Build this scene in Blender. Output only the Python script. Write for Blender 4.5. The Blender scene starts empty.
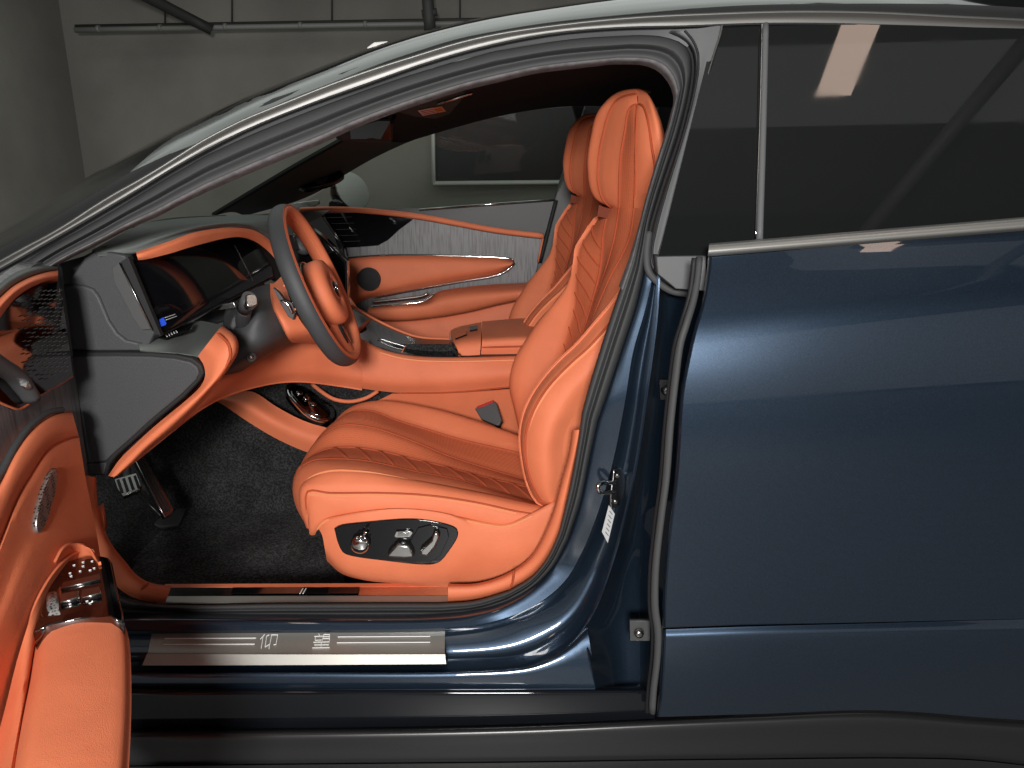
import bpy, bmesh, math, random
from mathutils import Vector, Matrix
random.seed(7)
S = bpy.context.scene
COL = S.collection
R = math.radians
# ------------------------------------------------------------------ camera
F = 750.0; PITCH = R(16); CZ = 1.2
cp, sp = math.cos(PITCH), math.sin(PITCH)
cam = bpy.data.cameras.new('camera'); co = bpy.data.objects.new('camera', cam); COL.objects.link(co)
cam.sensor_width = 36; cam.lens = F / 1024 * 36; cam.clip_start = .02; cam.clip_end = 100
co.location = (0, 0, CZ); co.rotation_euler = (R(90) - PITCH, 0, 0)
S.camera = co
S.render.resolution_x = 1024; S.render.resolution_y = 768
S.view_settings.view_transform = 'Standard'; S.view_settings.look = 'None'
S.view_settings.exposure = 0; S.view_settings.gamma = 1
# ------------------------------------------------------------------ world: faint even garage ambience
w = bpy.data.worlds.new('World'); S.world = w; w.use_nodes = True
w.node_tree.nodes['Background'].inputs[0].default_value = (.8, .85, .9, 1)
w.node_tree.nodes['Background'].inputs[1].default_value = .05

def area(name, loc, aim, sx, sy, power, col):
    l = bpy.data.lights.new(name, 'AREA'); l.shape = 'RECTANGLE'; l.size = sx; l.size_y = sy
    l.energy = power; l.color = col
    o = bpy.data.objects.new(name, l); COL.objects.link(o); o.location = loc
    d = Vector(aim) - Vector(loc); o.rotation_euler = d.to_track_quat('-Z', 'Y').to_euler()
    return o
# photographer's soft flash above the camera, added fill and reflection panels, two garage ceiling lamps
area('flash_softbox', (-.12, -1.4, 1.62), (.0, 1.6, .6), .45, .35, 124, (1, .975, .94))
area('fill_panel', (2.5, -4.1, 1.5), (2.5, 0, 1.5), 12.8, 2.9, 38, (1, .98, .95))  # added fill across the wall behind the camera, not a real lamp bank
area('roof_reflection_panel', (-.8, 3.9, 2.98), (-.8, 3.9, 0), 6.2, 4.0, 58, (.95, 1, .96))  # added panel, gives the roof its pale reflection and soft ambient light
area('window_reflection_panel', (1.0, .08, 2.99), (1.0, .08, 0), 8.0, .42, 3.3, (1, 1, 1))  # added panel, makes the pale band reflected in the rear window
area('ceiling_lamp_rear', (1.205, .46, 2.75), (1.205, .46, 0), .14, .46, 1.35, (1, .74, .60))
area('ceiling_lamp_front', (-1.1, .46, 2.75), (-1.1, .46, 0), .14, .46, 1.35, (1, .74, .60))

# ------------------------------------------------------------------ pixel + depth -> world point
def ray(px, py):
    u = (px - 512) / F; v = (384 - py) / F
    return Vector((u, cp + v * sp, -sp + v * cp))
def W(px, py, Y):
    d = ray(px, py); return Vector((0, 0, CZ)) + d * (Y / d.y)
class PL:                                   # plane through three (px,py,Y)
    def __init__(s, a, b, c):
        A, B, C_ = W(*a), W(*b), W(*c); s.o = A; s.n = (B - A).cross(C_ - A).normalized()
        if s.n.dot(Vector((0, 0, CZ)) - A) < 0: s.n = -s.n
    def __call__(s, px, py, off=0):
        d = ray(px, py); c = Vector((0, 0, CZ)); o = s.o + s.n * off
        return c + d * ((o - c).dot(s.n) / d.dot(s.n))
class PN(PL):
    def __init__(s, o, n):
        s.o = Vector(o); s.n = Vector(n).normalized()
        if s.n.dot(Vector((0, 0, CZ)) - s.o) < 0: s.n = -s.n
def PY(Y): return PN((0, Y, 0), (0, -1, 0))
def PZ(z): return PN((0, 0, z), (0, 0, 1))

def cr(pts, n):                             # Catmull-Rom, chord-length resampled
    pts = [tuple(p) for p in pts]; k = len(pts[0])
    if len(pts) == 2:
        return [tuple(pts[0][i] + (pts[1][i] - pts[0][i]) * t / (n - 1) for i in range(k)) for t in range(n)]
    fine = []
    for i in range(len(pts) - 1):
        p0 = pts[i - 1] if i else tuple(2 * a - b for a, b in zip(pts[0], pts[1])); p1 = pts[i]; p2 = pts[i + 1]
        p3 = pts[i + 2] if i + 2 < len(pts) else tuple(2 * a - b for a, b in zip(pts[-1], pts[-2]))
        d = lambda a, b: max(1e-4, math.dist(a, b)) ** .5
        t0 = 0; t1 = d(p0, p1); t2 = t1 + d(p1, p2); t3 = t2 + d(p2, p3)
        for s in range(12):
            t = t1 + (t2 - t1) * s / 12
            A1 = [(t1 - t) / (t1 - t0) * a + (t - t0) / (t1 - t0) * b for a, b in zip(p0, p1)]
            A2 = [(t2 - t) / (t2 - t1) * a + (t - t1) / (t2 - t1) * b for a, b in zip(p1, p2)]
            A3 = [(t3 - t) / (t3 - t2) * a + (t - t2) / (t3 - t2) * b for a, b in zip(p2, p3)]
            B1 = [(t2 - t) / (t2 - t0) * a + (t - t0) / (t2 - t0) * b for a, b in zip(A1, A2)]
            B2 = [(t3 - t) / (t3 - t1) * a + (t - t1) / (t3 - t1) * b for a, b in zip(A2, A3)]
            fine.append(tuple((t2 - t) / (t2 - t1) * a + (t - t1) / (t2 - t1) * b for a, b in zip(B1, B2)))
    fine.append(pts[-1])
    L = [0]
    for a, b in zip(fine, fine[1:]): L.append(L[-1] + math.dist(a, b))
    out = []; j = 0
    for i in range(n):
        t = L[-1] * i / (n - 1)
        while j < len(L) - 2 and L[j + 1] < t: j += 1
        f = (t - L[j]) / max(1e-9, L[j + 1] - L[j]); f = min(1, max(0, f))
        out.append(tuple(a + (b - a) * f for a, b in zip(fine[j], fine[j + 1])))
    return out
def yy(pts, Y):                             # give 2-D pixels a depth (number, or list interpolated along)
    if callable(Y): return [(p[0], p[1], Y(p[1])) for p in pts]
    if isinstance(Y, (int, float)): return [(p[0], p[1], Y) for p in pts]
    n = len(pts); m = len(Y) - 1; o = []
    for i, p in enumerate(pts):
        t = i / (n - 1) * m; k = min(int(t), m - 1); o.append((p[0], p[1], Y[k] + (Y[k + 1] - Y[k]) * (t - k)))
    return o

# ------------------------------------------------------------------ materials
def mat(name, col, rough=.5, metal=0, coat=0, spec=.5, bump=None, crough=.03, sheen=0):
    m = bpy.data.materials.new(name); m.use_nodes = True; nt = m.node_tree; b = nt.nodes['Principled BSDF']
    b.inputs['Base Color'].default_value = (*col, 1); b.inputs['Roughness'].default_value = rough
    b.inputs['Metallic'].default_value = metal; b.inputs['Coat Weight'].default_value = coat
    b.inputs['Coat Roughness'].default_value = crough; b.inputs['Specular IOR Level'].default_value = spec
    b.inputs['Sheen Weight'].default_value = sheen
    if bump:
        kind, scale, dist = bump
        tc = nt.nodes.new('ShaderNodeTexCoord')
        t = nt.nodes.new('ShaderNodeTexVoronoi' if kind == 'v' else 'ShaderNodeTexNoise'); t.inputs['Scale'].default_value = scale
        nt.links.new(tc.outputs['Object'], t.inputs['Vector'])
        bp = nt.nodes.new('ShaderNodeBump'); bp.inputs['Distance'].default_value = dist; bp.inputs['Strength'].default_value = 1
        nt.links.new(t.outputs[0], bp.inputs['Height']); nt.links.new(bp.outputs[0], b.inputs['Normal'])
    return m
def vary(m, scale, c1, c2, stretch=(1, 1, 1), lo=.35, hi=.65, detail=4):
    nt = m.node_tree; b = nt.nodes['Principled BSDF']
    tc = nt.nodes.new('ShaderNodeTexCoord'); mp = nt.nodes.new('ShaderNodeMapping'); mp.inputs['Scale'].default_value = stretch
    n = nt.nodes.new('ShaderNodeTexNoise'); n.inputs['Scale'].default_value = scale; n.inputs['Detail'].default_value = detail
    r = nt.nodes.new('ShaderNodeValToRGB'); r.color_ramp.elements[0].position = lo; r.color_ramp.elements[1].position = hi
    r.color_ramp.elements[0].color = (*c1, 1); r.color_ramp.elements[1].color = (*c2, 1)
    nt.links.new(tc.outputs['Object'], mp.inputs[0]); nt.links.new(mp.outputs[0], n.inputs['Vector'])
    nt.links.new(n.outputs[0], r.inputs[0]); nt.links.new(r.outputs[0], b.inputs['Base Color'])
    return m
M = {}
M['leather'] = vary(mat('orange_leather', (.7, .2, .09), .56, bump=('v', 700, .0004), spec=.3), 9, (.63, .168, .078), (.69, .190, .089))
M['leather2'] = vary(mat('orange_leather_matte', (.62, .14, .05), .55, bump=('v', 700, .0003), spec=.35), 9, (.61, .160, .073), (.67, .178, .082))
def crease(m):
    nt = m.node_tree; b = nt.nodes['Principled BSDF']; old = b.inputs['Normal'].links[0].from_node
    tc = nt.nodes.new('ShaderNodeTexCoord'); n = nt.nodes.new('ShaderNodeTexNoise'); n.inputs['Scale'].default_value = 16; n.inputs['Detail'].default_value = 3; n.inputs['Distortion'].default_value = 1.2
    nt.links.new(tc.outputs['Object'], n.inputs['Vector']); bp = nt.nodes.new('ShaderNodeBump'); bp.inputs['Distance'].default_value = .002; bp.inputs['Strength'].default_value = .45
    nt.links.new(n.outputs[0], bp.inputs['Height']); nt.links.new(bp.outputs[0], old.inputs['Normal'])
crease(M['leather'])
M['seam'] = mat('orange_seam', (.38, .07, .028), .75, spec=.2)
M['brown'] = mat('painted_neck_shade', (.14, .028, .012), .9)  # dark brown that paints the shade in the notch under the headrest
M['rib'] = mat('quilt_rib', (.46, .10, .042), .7, spec=.2)
M['thread'] = mat('orange_thread', (.75, .26, .12), .6)
def perf():
    m = mat('perforated_leather', (.56, .105, .036), .6, spec=.3); nt = m.node_tree; b = nt.nodes['Principled BSDF']
    tc = nt.nodes.new('ShaderNodeTexCoord'); v = nt.nodes.new('ShaderNodeTexVoronoi'); v.inputs['Scale'].default_value = 330; v.inputs['Randomness'].default_value = .15
    r = nt.nodes.new('ShaderNodeValToRGB'); r.color_ramp.elements[0].position = .16; r.color_ramp.elements[1].position = .34
    r.color_ramp.elements[0].color = (.30, .055, .022, 1); r.color_ramp.elements[1].color = (.64, .158, .070, 1)
    nt.links.new(tc.outputs['Object'], v.inputs['Vector']); nt.links.new(v.outputs['Distance'], r.inputs[0]); nt.links.new(r.outputs[0], b.inputs['Base Color'])
    return m
M['perf'] = perf()
M['gray'] = mat('dark_grey_leather', (.046, .048, .051), .52, bump=('v', 800, .0003), spec=.4)
M['grayl'] = mat('grey_green_dash_leather', (.10, .11, .105), .55, bump=('v', 800, .0003), spec=.35)
M['plastic'] = mat('dark_grey_plastic', (.055, .056, .058), .5, bump=('n', 1500, .0002))
M['frame'] = mat('grey_satin_frame', (.10, .103, .107), .55, spec=.3, bump=('n', 1200, .0002))
M['rubber'] = mat('black_rubber', (.052, .053, .055), .62, spec=.25, bump=('n', 900, .0002))
M['gap'] = mat('gap_black', (.006, .006, .007), .7)
M['gloss'] = mat('piano_black', (.005, .005, .006), .06)
M['screen'] = mat('display_glass', (.006, .006, .008), .05, spec=.6)
M['chrome'] = mat('chrome', (.72, .72, .71), .10, 1)
M['satin'] = mat('satin_chrome', (.42, .42, .41), .24, 1)
M['brush'] = mat('brushed_steel', (.30, .295, .27), .42, .55)
M['line'] = mat('etched_white', (.85, .85, .85), .5)
M['headliner'] = mat('headliner_suede', (.006, .006, .007), .9, bump=('n', 700, .0006))
M['liner_edge'] = vary(mat('grey_suede', (.12, .11, .112), .9, bump=('n', 900, .0006)), 60, (.085, .08, .084), (.14, .13, .135))
M['pillar'] = mat('pillar_cloth', (.035, .055, .048), .8, bump=('n', 900, .0004))
def pile(name, lo, hi, sc):
    m = mat(name, hi, 1, bump=('n', sc, .006), spec=.1); vary(m, sc * .55, lo, hi, lo=.42, hi=.62, detail=2); nt = m.node_tree; b = nt.nodes['Principled BSDF']
    tc = nt.nodes.new('ShaderNodeTexCoord'); n = nt.nodes.new('ShaderNodeTexNoise'); n.inputs['Scale'].default_value = 9; n.inputs['Detail'].default_value = 5
    mx = nt.nodes.new('ShaderNodeMix'); mx.data_type = 'RGBA'; mx.blend_type = 'MULTIPLY'; mx.inputs[0].default_value = .75; src = b.inputs['Base Color'].links[0].from_socket
    r = nt.nodes.new('ShaderNodeValToRGB'); r.color_ramp.elements[0].position = .35; r.color_ramp.elements[1].position = .65; r.color_ramp.elements[0].color = (.45, .45, .45, 1)
    nt.links.new(tc.outputs['Object'], n.inputs['Vector']); nt.links.new(n.outputs[0], r.inputs[0]); nt.links.new(src, mx.inputs[6]); nt.links.new(r.outputs[0], mx.inputs[7]); nt.links.new(mx.outputs[2], b.inputs['Base Color']); return m
M['carpet'] = pile('black_carpet', (.022, .022, .022), (.052, .052, .054), 300)
M['mat'] = pile('mat_pile', (.034, .034, .034), (.095, .095, .098), 340)
M['red'] = mat('red_release', (.35, .012, .01), .5)
M['white'] = mat('white_plastic', (.75, .75, .72), .5)
M['blue_icon'] = mat('blue_icon', (.02, .08, .6), .4)
M['blue_icon'].node_tree.nodes['Principled BSDF'].inputs['Emission Color'].default_value = (.02, .1, .8, 1)
M['blue_icon'].node_tree.nodes['Principled BSDF'].inputs['Emission Strength'].default_value = .5
M['sticker'] = mat('silver_sticker', (.45, .46, .47), .35)
M['mirror'] = mat('mirror_glass', (.75, .76, .77), .02, 1)
def smudge(m, sock, lo, hi, sc=5):
    nt = m.node_tree; b = nt.nodes['Principled BSDF']; tc = nt.nodes.new('ShaderNodeTexCoord'); n = nt.nodes.new('ShaderNodeTexNoise')
    n.inputs['Scale'].default_value = sc; n.inputs['Detail'].default_value = 8; n.inputs['Distortion'].default_value = 1.5; mr = nt.nodes.new('ShaderNodeMapRange')
    mr.inputs[1].default_value = .4; mr.inputs[2].default_value = .7; mr.inputs[3].default_value = lo; mr.inputs[4].default_value = hi
    nt.links.new(tc.outputs['Object'], n.inputs['Vector']); nt.links.new(n.outputs[0], mr.inputs[0]); nt.links.new(mr.outputs[0], b.inputs[sock])
def paint():
    m = mat('dark_blue_metallic_paint', (.030, .055, .095), .36, .75, coat=1, crough=.02); nt = m.node_tree; b = nt.nodes['Principled BSDF']
    tc = nt.nodes.new('ShaderNodeTexCoord'); v = nt.nodes.new('ShaderNodeTexVoronoi'); v.inputs['Scale'].default_value = 1100
    r = nt.nodes.new('ShaderNodeValToRGB')
    r.color_ramp.elements[0].color = (.010, .019, .034, 1); r.color_ramp.elements[1].color = (.022, .041, .070, 1)
    nt.links.new(tc.outputs['Object'], v.inputs['Vector']); nt.links.new(v.outputs['Color'], r.inputs[0]); nt.links.new(r.outputs[0], b.inputs['Base Color'])
    smudge(m, 'Coat Roughness', .012, .07)
    return m
M['paint'] = paint()
M['cladding'] = mat('satin_black_cladding', (.012, .012, .013), .30, spec=.4)
M['roofpaint'] = mat('gloss_black_roof', (.005, .006, .008), .05, spec=.4)
M['tint'] = mat('tinted_glass', (.008, .009, .009), .02, spec=.55)
smudge(M['tint'], 'Roughness', .01, .06, 7)
M['roofglass'] = mat('roof_glass', (.060, .072, .067), .16, spec=.6)  # base raised to grey-green in place of the pale ceiling reflection
M['panelglass'] = mat('dim_panel_glass', (.05, .05, .053), .45, spec=.1)
M['mirrorhaze'] = mat('hazy_mirror', (.6, .6, .62), .2, .8)
M['darkmirror'] = mat('dark_mirror_gloss', (.20, .19, .19), .05, 1)
M['beltmetal'] = mat('belt_metal', (.36, .355, .34), .34, .75)
M['trimmetal'] = mat('brushed_trim_metal', (.18, .178, .172), .5, .9)
def glass(name, tint, refl):
    m = bpy.data.materials.new(name); m.use_nodes = True; nt = m.node_tree; nt.nodes.clear()
    o = nt.nodes.new('ShaderNodeOutputMaterial'); mx = nt.nodes.new('ShaderNodeMixShader'); t = nt.nodes.new('ShaderNodeBsdfTransparent')
    g = nt.nodes.new('ShaderNodeBsdfGlossy'); g.inputs['Roughness'].default_value = .01; t.inputs[0].default_value = (*tint, 1); mx.inputs[0].default_value = refl
    nt.links.new(t.outputs[0], mx.inputs[1]); nt.links.new(g.outputs[0], mx.inputs[2]); nt.links.new(mx.outputs[0], o.inputs[0]); return m
M['clear'] = glass('window_glass', (.84, .87, .84), .018)
def wood():
    m = mat('grey_open_pore_wood', (.13, .13, .13), .42); nt = m.node_tree; b = nt.nodes['Principled BSDF']
    tc = nt.nodes.new('ShaderNodeTexCoord'); mp = nt.nodes.new('ShaderNodeMapping'); mp.inputs['Scale'].default_value = (1, 1, .07)
    n = nt.nodes.new('ShaderNodeTexNoise'); n.inputs['Scale'].default_value = 150; n.inputs['Detail'].default_value = 5
    n2 = nt.nodes.new('ShaderNodeTexNoise'); n2.inputs['Scale'].default_value = 12
    r = nt.nodes.new('ShaderNodeValToRGB'); r.color_ramp.elements[0].position = .40; r.color_ramp.elements[1].position = .55
    r.color_ramp.elements[0].color = (.04, .04, .042, 1); r.color_ramp.elements[1].color = (.16, .16, .167, 1)
    mx = nt.nodes.new('ShaderNodeMix'); mx.data_type = 'RGBA'; mx.inputs[7].default_value = (.14, .14, .147, 1)
    nt.links.new(tc.outputs['Object'], mp.inputs[0]); nt.links.new(mp.outputs[0], n.inputs['Vector']); nt.links.new(tc.outputs['Object'], n2.inputs['Vector'])
    nt.links.new(n.outputs[0], r.inputs[0]); nt.links.new(n2.outputs[0], mx.inputs[0]); nt.links.new(r.outputs[0], mx.inputs[6]); nt.links.new(mx.outputs[2], b.inputs['Base Color'])
    bp = nt.nodes.new('ShaderNodeBump'); bp.inputs['Distance'].default_value = .0006; nt.links.new(n.outputs[0], bp.inputs['Height']); nt.links.new(bp.outputs[0], b.inputs['Normal'])
    return m
M['wood'] = wood()
def grille():
    m = mat('speaker_mesh', (.08, .08, .085), .3, .8); nt = m.node_tree; b = nt.nodes['Principled BSDF']
    tc = nt.nodes.new('ShaderNodeTexCoord'); v = nt.nodes.new('ShaderNodeTexVoronoi'); v.inputs['Scale'].default_value = 210; v.inputs['Randomness'].default_value = .4
    r = nt.nodes.new('ShaderNodeValToRGB'); r.color_ramp.elements[0].position = .25; r.color_ramp.elements[1].position = .5
    r.color_ramp.elements[0].color = (.006, .006, .006, 1); r.color_ramp.elements[1].color = (.40, .39, .38, 1)
    nt.links.new(tc.outputs['Object'], v.inputs['Vector']); nt.links.new(v.outputs['Distance'], r.inputs[0]); nt.links.new(r.outputs[0], b.inputs['Base Color'])
    return m
M['grille'] = grille()
M['grille_dark'] = mat('dark_speaker_mesh', (.03, .03, .032), .4, bump=('v', 500, .002))

# ------------------------------------------------------------------ mesh builder
CAMP = Vector((0, 0, CZ))
class MB:
    def __init__(s): s.v = []; s.f = []; s.fm = []; s.sm = []; s.mats = []
    def mi(s, m):
        if m not in s.mats: s.mats.append(m)
        return s.mats.index(m)
    def face(s, ids, m, smooth=True): s.f.append(ids); s.fm.append(s.mi(m)); s.sm.append(smooth)
    def loft(s, rows, mats, nu=28, sub=4, puff=0, smooth=True, world=False, flip=None, closed=False):
        """rows: lists of (px,py,Y); smooth across rows unless smooth False"""
        RR = [cr(r, nu) for r in rows]
        if closed: RR = RR + [RR[0]]
        nb = len(RR) - 1
        if not isinstance(mats, (list, tuple)): mats = [mats] * nb
        if not isinstance(puff, (list, tuple)): puff = [puff] * nb
        G = []; band = []; tt = []
        for b in range(nb):
            for k in range(sub if b < nb - 1 else sub + 1):
                t = k / sub; line = []
                for j in range(nu):
                    p1 = RR[b][j]; p2 = RR[b + 1][j]
                    if smooth:
                        p0 = RR[b - 1][j] if b else (RR[-2][j] if closed else tuple(2 * a - c for a, c in zip(p1, p2)))
                        p3 = RR[b + 2][j] if b + 2 <= nb else (RR[1][j] if closed else tuple(2 * a - c for a, c in zip(p2, p1)))
                        q = tuple(.5 * (2 * B + (C - A) * t + (2 * A - 5 * B + 4 * C - D) * t * t + (3 * B - A - 3 * C + D) * t ** 3) for A, B, C, D in zip(p0, p1, p2, p3))
                    else: q = tuple(a + (c - a) * t for a, c in zip(p1, p2))
                    line.append(Vector(q) if world else W(*q))
                G.append(line); band.append(b); tt.append(t)
        n = len(G)
        c = G[n // 2][nu // 2]
        nn = (G[min(n - 1, n // 2 + 1)][nu // 2] - c).cross(G[n // 2][min(nu - 1, nu // 2 + 1)] - c)
        rev = nn.dot(CAMP - c) < 0
        if flip is not None: rev = flip
        if any(puff):
            N = [[None] * nu for _ in range(n)]
            for i in range(n):
                for j in range(nu):
                    a = G[min(n - 1, i + 1)][j] - G[max(0, i - 1)][j]; b2 = G[i][min(nu - 1, j + 1)] - G[i][max(0, j - 1)]
                    v = a.cross(b2); v = v.normalized() if v.length > 1e-9 else Vector((0, -1, 0)); N[i][j] = -v if rev else v
            for i in range(n):
                t = tt[i]; h = max(0, 4 * t * (1 - t)) ** .55 * puff[band[i]]
                if h:
                    for j in range(nu): G[i][j] = G[i][j] + N[i][j] * h
        base = len(s.v)
        for line in G: s.v += line
        for i in range(n - 1):
            for j in range(nu - 1):
                a = base + i * nu + j; q = (a, a + nu, a + nu + 1, a + 1)
                s.face(q[::-1] if rev else q, mats[band[i]])
        s.G = G; return s
    def tube(s, pts, r, m, n=8, world=False, samp=None, cap=True, flat=1.0):
        P = [Vector(p) for p in (pts if samp is None else cr(pts, samp))]
        if not world: P = [W(*p) for p in P]
        base = len(s.v); k = len(P); up = Vector((.13, -.3, .95))
        for i, p in enumerate(P):
            d = (P[min(k - 1, i + 1)] - P[max(0, i - 1)]).normalized(); a = d.cross(up).normalized(); b = d.cross(a)
            rr = r if not isinstance(r, (list, tuple)) else r[0] + (r[1] - r[0]) * i / (k - 1)
            for q in range(n):
                th = 2 * math.pi * q / n; s.v.append(p + a * math.cos(th) * rr + b * math.sin(th) * rr * flat)
        for i in range(k - 1):
            for q in range(n):
                a = base + i * n + q; b = base + i * n + (q + 1) % n; s.face((a, b, b + n, a + n), m)
        if cap:
            s.face(tuple(base + q for q in range(n))[::-1], m, False); s.face(tuple(base + (k - 1) * n + q for q in range(n)), m, False)
        return s
    def plate(s, outline, pl, th, m, off=0, samp=None, bev=.0, edge=None, world=False):
        """outline px list on plane pl, front face raised off, thickness th behind; bev chamfer in metres"""
        if samp: outline = cr(list(outline) + [outline[0]], samp)[:-1]
        P = [pl(p[0], p[1], off) for p in outline]; n = pl.n; k = len(P)
        c = sum(P, Vector()) / k
        if (P[0] - c).cross(P[1] - c).dot(n) < 0 and sum(((P[i] - c).cross(P[(i + 1) % k] - c)).dot(n) for i in range(k)) < 0: P = P[::-1]
        elif sum(((P[i] - c).cross(P[(i + 1) % k] - c)).dot(n) for i in range(k)) < 0: P = P[::-1]
        base = len(s.v); rings = []
        if bev:
            ins = []
            for i in range(k):
                a = (P[i] - P[i - 1]).normalized(); b = (P[(i + 1) % k] - P[i]).normalized(); t = (a + b)
                t = t.normalized() if t.length > 1e-6 else a; ins.append(P[i] + n.cross(t).normalized() * bev)
            rings.append([p for p in ins]); rings.append([P[i] * .7 + ins[i] * .3 - n * bev * .3 for i in range(k)]); rings.append([p - n * bev for p in P])
        else: rings.append(P)
        rings.append([p - n * th for p in P])
        for r_ in rings: s.v += r_
        s.face(tuple(range(base, base + k)), m, False)
        for q in range(len(rings) - 1):
            for i in range(k):
                a = base + q * k + i; b = base + q * k + (i + 1) % k
                s.face((a, a + k, b + k, b), edge or m, bool(bev))
        s.face(tuple(base + (len(rings) - 1) * k + i for i in range(k))[::-1], edge or m, False)
        return s
    def box(s, c, x, y, z, m):               # centre and three half-axis vectors
        c, x, y, z = map(Vector, (c, x, y, z)); base = len(s.v)
        for i in (-1, 1):
            for j in (-1, 1):
                for k in (-1, 1): s.v.append(c + x * i + y * j + z * k)
        for q in ((0, 1, 3, 2), (4, 6, 7, 5), (0, 4, 5, 1), (2, 3, 7, 6), (0, 2, 6, 4), (1, 5, 7, 3)): s.face(tuple(base + a for a in q), m, False)
        return s
    def lathe(s, c, axis, prof, m, n=28, ex=None):   # prof: (radius, along axis)
        a = Vector(axis).normalized(); e = (ex or Vector((0, 0, 1)))
        e = (e - a * e.dot(a)).normalized(); g = a.cross(e); base = len(s.v); c = Vector(c)
        for r_, h in prof:
            for i in range(n):
                t = 2 * math.pi * i / n; s.v.append(c + a * h + e * (r_ * math.cos(t)) + g * (r_ * math.sin(t)))
        for q in range(len(prof) - 1):
            for i in range(n):
                A = base + q * n + i; B = base + q * n + (i + 1) % n; s.face((A, B, B + n, A + n), m)
        s.face(tuple(base + (len(prof) - 1) * n + i for i in range(n)), m, False); s.face(tuple(base + i for i in range(n))[::-1], m, False)
        return s
    def build(s, name, parent=None, solid=0, label=None, kind=None, bevel=0, cat=None, group=None):
        me = bpy.data.meshes.new(name); me.from_pydata([tuple(v) for v in s.v], [], s.f)
        for m in s.mats: me.materials.append(M[m])
        me.polygons.foreach_set('material_index', s.fm); me.polygons.foreach_set('use_smooth', s.sm); me.update()
        o = bpy.data.objects.new(name, me); COL.objects.link(o)
        if parent: o.parent = parent
        if solid: md = o.modifiers.new('solid', 'SOLIDIFY'); md.thickness = solid; md.offset = -1; es = o.modifiers.new('split', 'EDGE_SPLIT'); es.split_angle = 1.05
        if bevel: md = o.modifiers.new('bev', 'BEVEL'); md.width = bevel; md.segments = 2; md.limit_method = 'ANGLE'
        if label: o['label'] = label
        if kind: o['kind'] = kind
        if cat: o['category'] = cat
        if group: o['group'] = group
        return o
def empty(name, parent=None, loc=(0, 0, 0), label=None, cat=None):
    o = bpy.data.objects.new(name, None); COL.objects.link(o); o.location = loc; o.empty_display_size = .1
    if parent: o.parent = parent
    if label: o['label'] = label
    if cat: o['category'] = cat
    return o
def B(): return MB()

# ================================================================== GARAGE (setting)
gm = M['wall'] = vary(mat('garage_plaster', (.2, .2, .18), .85, bump=('n', 120, .002)), 1.2, (.205, .197, .178), (.275, .265, .238))
M['ceil'] = vary(mat('garage_ceiling', (.2, .2, .19), .9), 1.5, (.10, .10, .098), (.14, .14, .135))
M['epoxy'] = mat('garage_floor', (.17, .17, .17), .4)
def quad(name, pts, m, kind='structure', th=.05):
    b = B(); P = [Vector(p) for p in pts]; n = (P[1] - P[0]).cross(P[2] - P[0]).normalized(); b.v = P + [p - n * th for p in P]
    b.face((0, 1, 2, 3), m, False); b.face((7, 6, 5, 4), m, False)
    for i in range(4): b.face((i, i + 4, (i + 1) % 4 + 4, (i + 1) % 4), m, False)
    return b.build(name, kind=kind)
XL, XR, YF, YB, ZT = -3.95, 9.0, 7.2, -4.2, 3.05
quad('floor', [(XL, YB, 0), (XR, YB, 0), (XR, YF, 0), (XL, YF, 0)], 'epoxy')
quad('ceiling', [(XL, YB, ZT), (XL, YF, ZT), (XR, YF, ZT), (XR, YB, ZT)], 'ceil')
quad('back_wall', [(XL, YF, 0), (XR, YF, 0), (XR, YF, ZT), (XL, YF, ZT)], 'wall')
quad('left_wall', [(XL, YB, 0), (XL, YF, 0), (XL, YF, ZT), (XL, YB, ZT)], 'wall')
quad('right_wall', [(XR, YF, 0), (XR, YB, 0), (XR, YB, ZT), (XR, YF, ZT)], 'wall')
quad('rear_wall', [(XR, YB, 0), (XL, YB, 0), (XL, YB, ZT), (XR, YB, ZT)], 'wall')
M['pipe'] = mat('galvanised_pipe', (.26, .26, .25), .6, .2)
M['darkmetal'] = mat('dark_metal', (.05, .05, .05), .6)
b = B(); b.tube([(75, 30, 6.9), (425, 24, 6.9), (900, 16, 6.9)], .022, 'pipe', samp=12, n=10)
for x in (98, 160, 225, 300, 365): b.tube([(x - 1, 29.5 - (x - 75) * .017, 6.9), (x + 2, 29.4 - (x - 75) * .017, 6.9)], .030, 'pipe')
t = b.build('conduit_pipe', label='long pale conduit pipe running level along the back wall', cat='pipe')
b = B(); b.tube([(118, -18, 6.2), (200, 24, 6.85), (212, 30, 6.88)], .055, 'darkmetal', samp=8, n=4, flat=.8)
b.build('cable_tray', label='dark diagonal cable tray dropping from the ceiling to the wall corner', cat='cable tray')
b = B(); b.tube([(427, -8, 6.7), (430, 30, 6.7)], .05, 'darkmetal', n=8, samp=4); b.tube([(422, 14, 6.7), (437, 12, 6.7)], .03, 'darkmetal', n=8)
b.build('hanger_bracket', label='dark vertical hanger bracket crossing the conduit above the car roof', cat='bracket')
b = B()
for x in (165, 232, 332, 460): b.tube([(x, 26, 7.17), (x, -30, 7.17)], .008, 'darkmetal', n=4)
b.tube([(75, 26, 7.17), (900, 12, 7.17)], .012, 'darkmetal', n=4)
b.build('wall_cladding_joints', kind='structure')
b = B(); b.tube([(2.15, 1.3, 2.90), (1.55, -1.5, 2.90)], .035, 'pipe', n=10, world=True); b.tube([(-3.9, -.9, 2.88), (8.9, -.9, 2.88)], .05, 'darkmetal', n=10, world=True)
b.build('ceiling_conduits', kind='structure')  # unseen conduits under the ceiling, set for their reflection in the rear glass
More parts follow.
